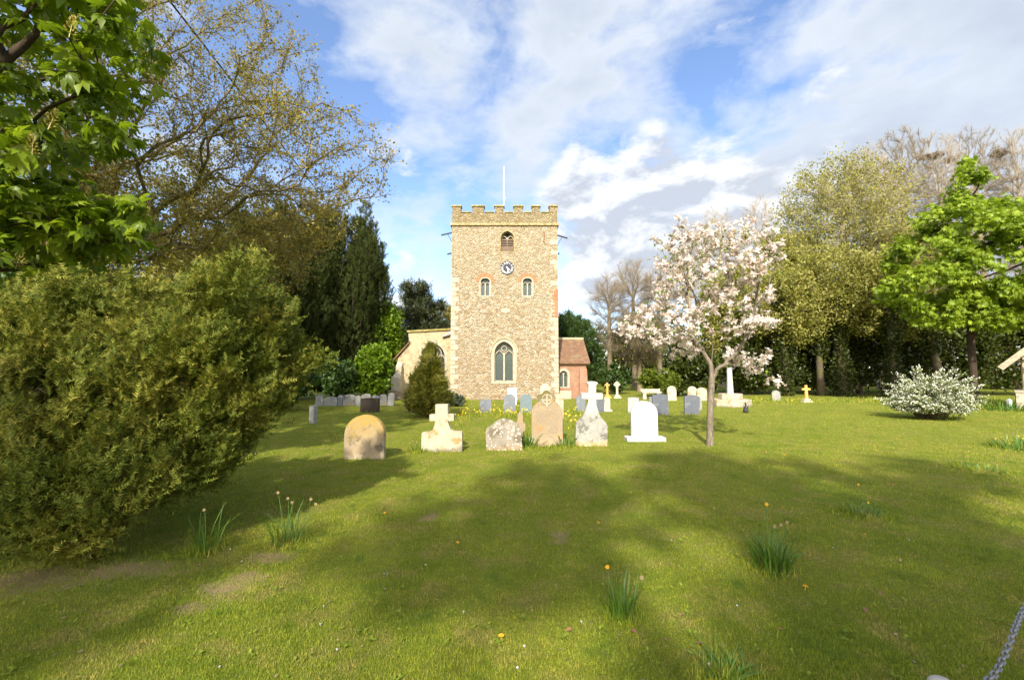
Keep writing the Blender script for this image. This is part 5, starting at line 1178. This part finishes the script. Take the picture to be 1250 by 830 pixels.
# --- daffodils
DL = leafmat('daffodil_leaf', [(.05, .11, .012), (.085, .165, .02), (.13, .21, .03)], .3, 5, .3, .4)
DY = plain('daffodil_yellow', (.72, .52, .03), .6, .1); DP = plain('pale_dry_petal', (.34, .25, .13), .8, .2, 30); DO = plain('daffodil_orange', (.75, .38, .02), .6, .1)
STEM = plain('daffodil_stem', (.10, .17, .04), .6)
def strap(n, R, h, wd, flop=.5):
    V = []; Fq = []
    for i in range(n):
        a = random.random() * 6.283; q = math.sqrt(random.random()) * R; bx_, by_ = q * math.cos(a), q * math.sin(a); L_ = h * random.uniform(.5, 1.15); da = a + random.uniform(-.9, .9); fl_ = flop * random.uniform(.2, 1.6); w2 = wd * random.uniform(.7, 1.2); sx_, sy_ = -math.sin(da + .4), math.cos(da + .4); b = len(V)
        bend = 1.0 if random.random() > .12 else 2.4
        for s in (0, .25, .5, .75, 1):
            r_ = L_ * fl_ * s ** 1.8 * bend; z = L_ * s * (1 - .33 * min(1.4, fl_ * bend) * s); w_ = w2 * (1 - s ** 3 * .85) / 2; cx1, cy1 = bx_ + math.cos(da) * r_, by_ + math.sin(da) * r_
            V += [(cx1 - sx_ * w_, cy1 - sy_ * w_, max(z, .012) - .01), (cx1 + sx_ * w_, cy1 + sy_ * w_, max(z, .012) - .01)]
        Fq += [(b + 2 * k, b + 2 * k + 1, b + 2 * k + 3, b + 2 * k + 2) for k in range(4)]
    return np.array(V), [np.array(Fq)]
def flower_mesh(mat, s=.018, droop=.6):
    q = MB()
    for i in range(6):
        a = i * math.pi / 3; d = Vector((math.cos(a), 0, math.sin(a))); t_ = Vector((-math.sin(a), 0, math.cos(a))); q.add([(0, 0, 0), tuple(d * s * .55 + t_ * s * .3), tuple(d * s + Vector((0, .2 * s, 0))), tuple(d * s * .55 - t_ * s * .3)], [(0, 1, 2, 3)])
    a_ = np.linspace(0, 6.283, 8, endpoint=False); q.add([(r * math.cos(a) * s, y * s, r * math.sin(a) * s) for r, y in ((.22, 0), (.25, -.45), (.38, -.62)) for a in a_], [(i * 8 + j, i * 8 + (j + 1) % 8, i * 8 + 8 + (j + 1) % 8, i * 8 + 8 + j) for i in range(2) for j in range(8)])
    return q
def clump(px, py, n, R, h, label, flowers=(), wd=.016, flop=.5, name='daffodil_clump', cat='daffodils'):
    x, y = gnd(px, py); t = thing(name, (x, y, 0), label, cat, 'daffodil clumps on the lawn'); V, Fs = strap(n, R, h, wd, flop); mesh_np('leaves', V, Fs, DL, t)
    for fpx, fpy, mat in flowers:
        fx_, fz = at(fpx, fpy, y); dx = fx_ - x; st_ = MB().tube([(dx * .3, 0, 0), (dx * .75, .01, fz * .6), (dx, .0, fz)], .0025, 5).build('stem', STEM, t)
        flower_mesh(mat).build('flower', mat, st_, loc=(dx, -.012, fz))
    tuft(x, y, R * 1.6, 260, .09)
clump(352, 662, 46, .15, .42, 'daffodil clump with faded pale flowers at the shade edge by the yew', [(357, 613, DP), (386, 615, DP), (352, 608, DP), (380, 609, DP), (340, 601, DP)], wd=.011, flop=.6)
clump(252, 672, 34, .12, .42, 'daffodil clump in deep shade beside the yew bush', [(250, 622, DP)], .010, .4)
clump(942, 694, 110, .15, .33, 'thick dark daffodil clump on the shaded lawn with one orange flower', [(935, 615, DO), (953, 640, DP), (960, 637, DP), (945, 642, DP)], .017, .5)
clump(761, 752, 42, .085, .30, 'narrow upright daffodil clump nearest the camera, two faded buds', [(741, 691, DO), (783, 704, DP)], .013, .3)
clump(1050, 628, 70, .20, .15, 'low bright green tuft with a yellow flower on the sunlit lawn', [(1059, 613, DY), (1047, 591, DO)], .012, .7)
clump(890, 826, 60, .13, .13, 'low dark green tuft at the bottom frame edge', [], .013, .8)
clump(644, 546, 60, .18, .42, 'daffodil leaves between speckled and trefoil headstones', [], .022, .5)
clump(690, 545, 50, .20, .36, 'daffodil leaves between trefoil headstone and grey cross', [(694, 522, DY)], .022, .5)
clump(668, 546, 26, .28, .16, 'short daffodil leaves at the foot of the trefoil headstone', [], .02, .5)
clump(510, 551, 30, .16, .26, 'dry flower stems beside the broad cross base', [(504, 538, DP), (509, 540, DP), (500, 541, DP)], .012, .5)
clump(1240, 548, 60, .45, .34, 'yellow flowering clump at the lawn edge below the gate', [(1243, 532, DY), (1236, 537, DY), (1248, 535, DY), (1232, 541, DO), (1215, 535, DO)], .025, .5)
clump(1222, 501, 120, .75, .45, 'long grass and yellow flowers beside the gate wall', [(1220, 491, DY), (1211, 495, DY)], .035, .4)
clump(1165, 512, 30, .3, .22, 'yellow flowers at the foot of white flowering bush', [(1160, 509, DY), (1167, 508, DY), (1172, 509, DY), (1155, 510, DY)], .03, .4)
clump(1195, 574, 60, .35, .12, 'low grassy tuft on the open lawn towards the gate', [], .02, .8)
# far daffodil drift: too many to count
P_ = []
for i in range(120):
    px, py = random.choice([(random.gauss(600, 26), random.gauss(508, 2.6)), (random.gauss(555, 14), random.gauss(511, 4)), (random.gauss(640, 20), random.gauss(505, 3)), (random.gauss(700, 16), random.gauss(515, 5)), (random.gauss(567, 4), random.gauss(491, .9)), (random.gauss(930, 60), random.gauss(491, 1.5))]); x, y = gnd(px, py); P_.append((x, y, random.uniform(.16, .3)))
P_ = np.array(P_); n = len(P_); ps = []
for j in range(3): ps.append(inst([(-1, 0, 0), (0, .3, -1), (1, 0, 0), (0, -.3, 1)], [[(0, 1, 2, 3)]], P_ + rng.normal(size=(n, 3)) * [.05, .05, .02], rotm(nz(rng.normal(size=(n, 3)) + [0, 2, 0]), np.tile([0, 0, 1.], (n, 1))), rng.uniform(.016, .03, n)))
V, Fs = merge(ps); tag(mesh_np('daffodil_drift', V, Fs, DY), 'scattered yellow daffodils in the grass before the tower', 'daffodils', kind='stuff')
for x, y, h in P_[::1]: tuft(x, y, .16, 24, h, .02)
n = 2600; px_ = rng.uniform(900, 1250, n); xs_ = []
for px in px_: x, y = gnd(px, rng.normal(489.5, 1.2)); xs_.append((x, y))
xs_ = np.array(xs_); GR.append(blades(xs_[:, 0], xs_[:, 1], rng.uniform(.08, .28, n), np.full(n, .035), .5))

# --- small flowers and scraps on the lawn
def dot(name, label, cat, group, spots, mk):
    o0 = None
    for px, py in spots:
        x, y = gnd(px, py)
        if o0 is None: o0 = mk(); o = o0; tag(o, label, cat, group)
        else: o = o0.copy(); COL.objects.link(o)
        o.location = (x, y, 0); o.rotation_euler = (random.uniform(-.25, .25), random.uniform(-.25, .25), random.random() * 6); s = random.uniform(.85, 1.2); o.scale = (s, s, s)
def head(rad, zt, n, mat, name, w):
    q = MB()
    for ring, (z, rr_) in enumerate(((zt, rad), (zt + rad * .22, rad * .65))):
        for i in range(n):
            a = 6.283 * (i + ring * .5) / n; d = Vector((math.cos(a), math.sin(a), 0)); s = Vector((-math.sin(a), math.cos(a), 0)) * w; q.add([tuple(Vector((0, 0, z))), tuple(d * rr_ * .7 - s + Vector((0, 0, z))), tuple(d * rr_ + Vector((0, 0, z - .002))), tuple(d * rr_ * .7 + s + Vector((0, 0, z)))], [(0, 1, 2, 3)])
    q.tube([(0, 0, -.01), (0, 0, zt)], .0025, 4); return q.build(name, mat)
DAISYW = plain('daisy_white', (.55, .55, .52), .7)
dot('dandelion', 'small yellow dandelion head in the mown lawn', 'dandelion', 'dandelions on the lawn', [(558, 665), (612, 781), (983, 720), (1084, 592), (1090, 593), (1222, 535), (935, 553), (958, 556), (1056, 654), (730, 640), (470, 628)], lambda: head(.019, .028, 14, DO, 'dandelion', .004))
dot('daisy', 'tiny white daisy in the mown lawn', 'daisy', 'daisies on the lawn', [(391, 763), (411, 794), (469, 701), (473, 701), (632, 816), (1017, 669), (980, 627), (872, 621), (295, 686), (281, 671), (268, 815), (566, 748), (1032, 560), (865, 812), (710, 760), (640, 790), (395, 741), (1110, 660), (820, 660), (900, 740), (520, 690)], lambda: head(.008, .012, 12, DAISYW, 'daisy', .003))
def dead_leaf():
    V, Fs = inst(LEAF[0], LEAF[1], np.array([[0, 0, .012]]), rotm(np.array([[0, 1., .1]]), np.array([[0, 0, 1.]])), np.array([.05])); return mesh_np('fallen_leaf', V, Fs, plain('dead_brown_leaf', (.20, .10, .05), .8, .3, 20))
dot('fallen_leaf', 'small curled brown fallen leaf on the lawn', 'leaf', 'fallen leaves on the lawn', [(834, 750), (811, 781), (1075, 723), (770, 770), (850, 787), (700, 770), (1190, 690), (330, 705), (240, 690), (1055, 743), (950, 770)], dead_leaf)

for i in range(420):                      # uneven tufts
    y = random.uniform(1.9, 13) ; x = random.uniform(-1.15, 1.15) * y; tuft(x, y, random.uniform(.03, .10), random.randint(14, 40), random.uniform(.03, .06), .003 + .0009 * y)
wp_, wd_l = [], []
for i in range(330):                      # flat rosettes of plantain, clover and daisy leaves
    y = 1.8 * (9 / 1.8) ** random.random(); x = random.uniform(-1.15, 1.15) * y; k = random.randint(4, 9); a0 = random.random() * 6; 
    for j in range(k): a = a0 + 6.283 * j / k; wp_.append((x + math.cos(a) * .012 + random.gauss(0, .012), y + math.sin(a) * .012 + random.gauss(0, .012), .012)); wd_l.append((math.cos(a), math.sin(a), random.uniform(.15, .5)))
V, Fs = leaves(np.array(wp_), np.array(wd_l), LEAF, (.018, .036), .1, 1.0, .2, .9); tag(mesh_np('lawn_weeds', V, Fs, leafmat('weed_leaf', [(.10, .15, .015), (.16, .21, .02), (.22, .26, .035)], .25, spec=.1)), 'low rosettes of clover and plantain leaves in the lawn', 'weeds', kind='stuff')
lp = np.array([(random.uniform(-1.1, 1.1) * y, y, .014) for y in [1.8 * 5 ** random.random() for _ in range(260)]]); n = len(lp)
V, Fs = inst(BIT[0], BIT[1], lp, rotm(nz(rng.normal(size=(n, 3)) * [1, 1, .2]), np.tile([0, 0, 1.], (n, 1))), rng.uniform(.012, .035, n)); tag(mesh_np('leaf_litter', V, Fs, leafmat('litter', [(.12, .08, .045), (.24, .17, .09), (.36, .28, .16)], .1)), 'scraps of dry brown leaf litter in the mown grass', 'litter', kind='stuff')
V, Fs = merge(GR); tag(mesh_np('grass', V, Fs, GRASS), 'short mown grass blades covering the churchyard lawn', 'grass', kind='stuff')
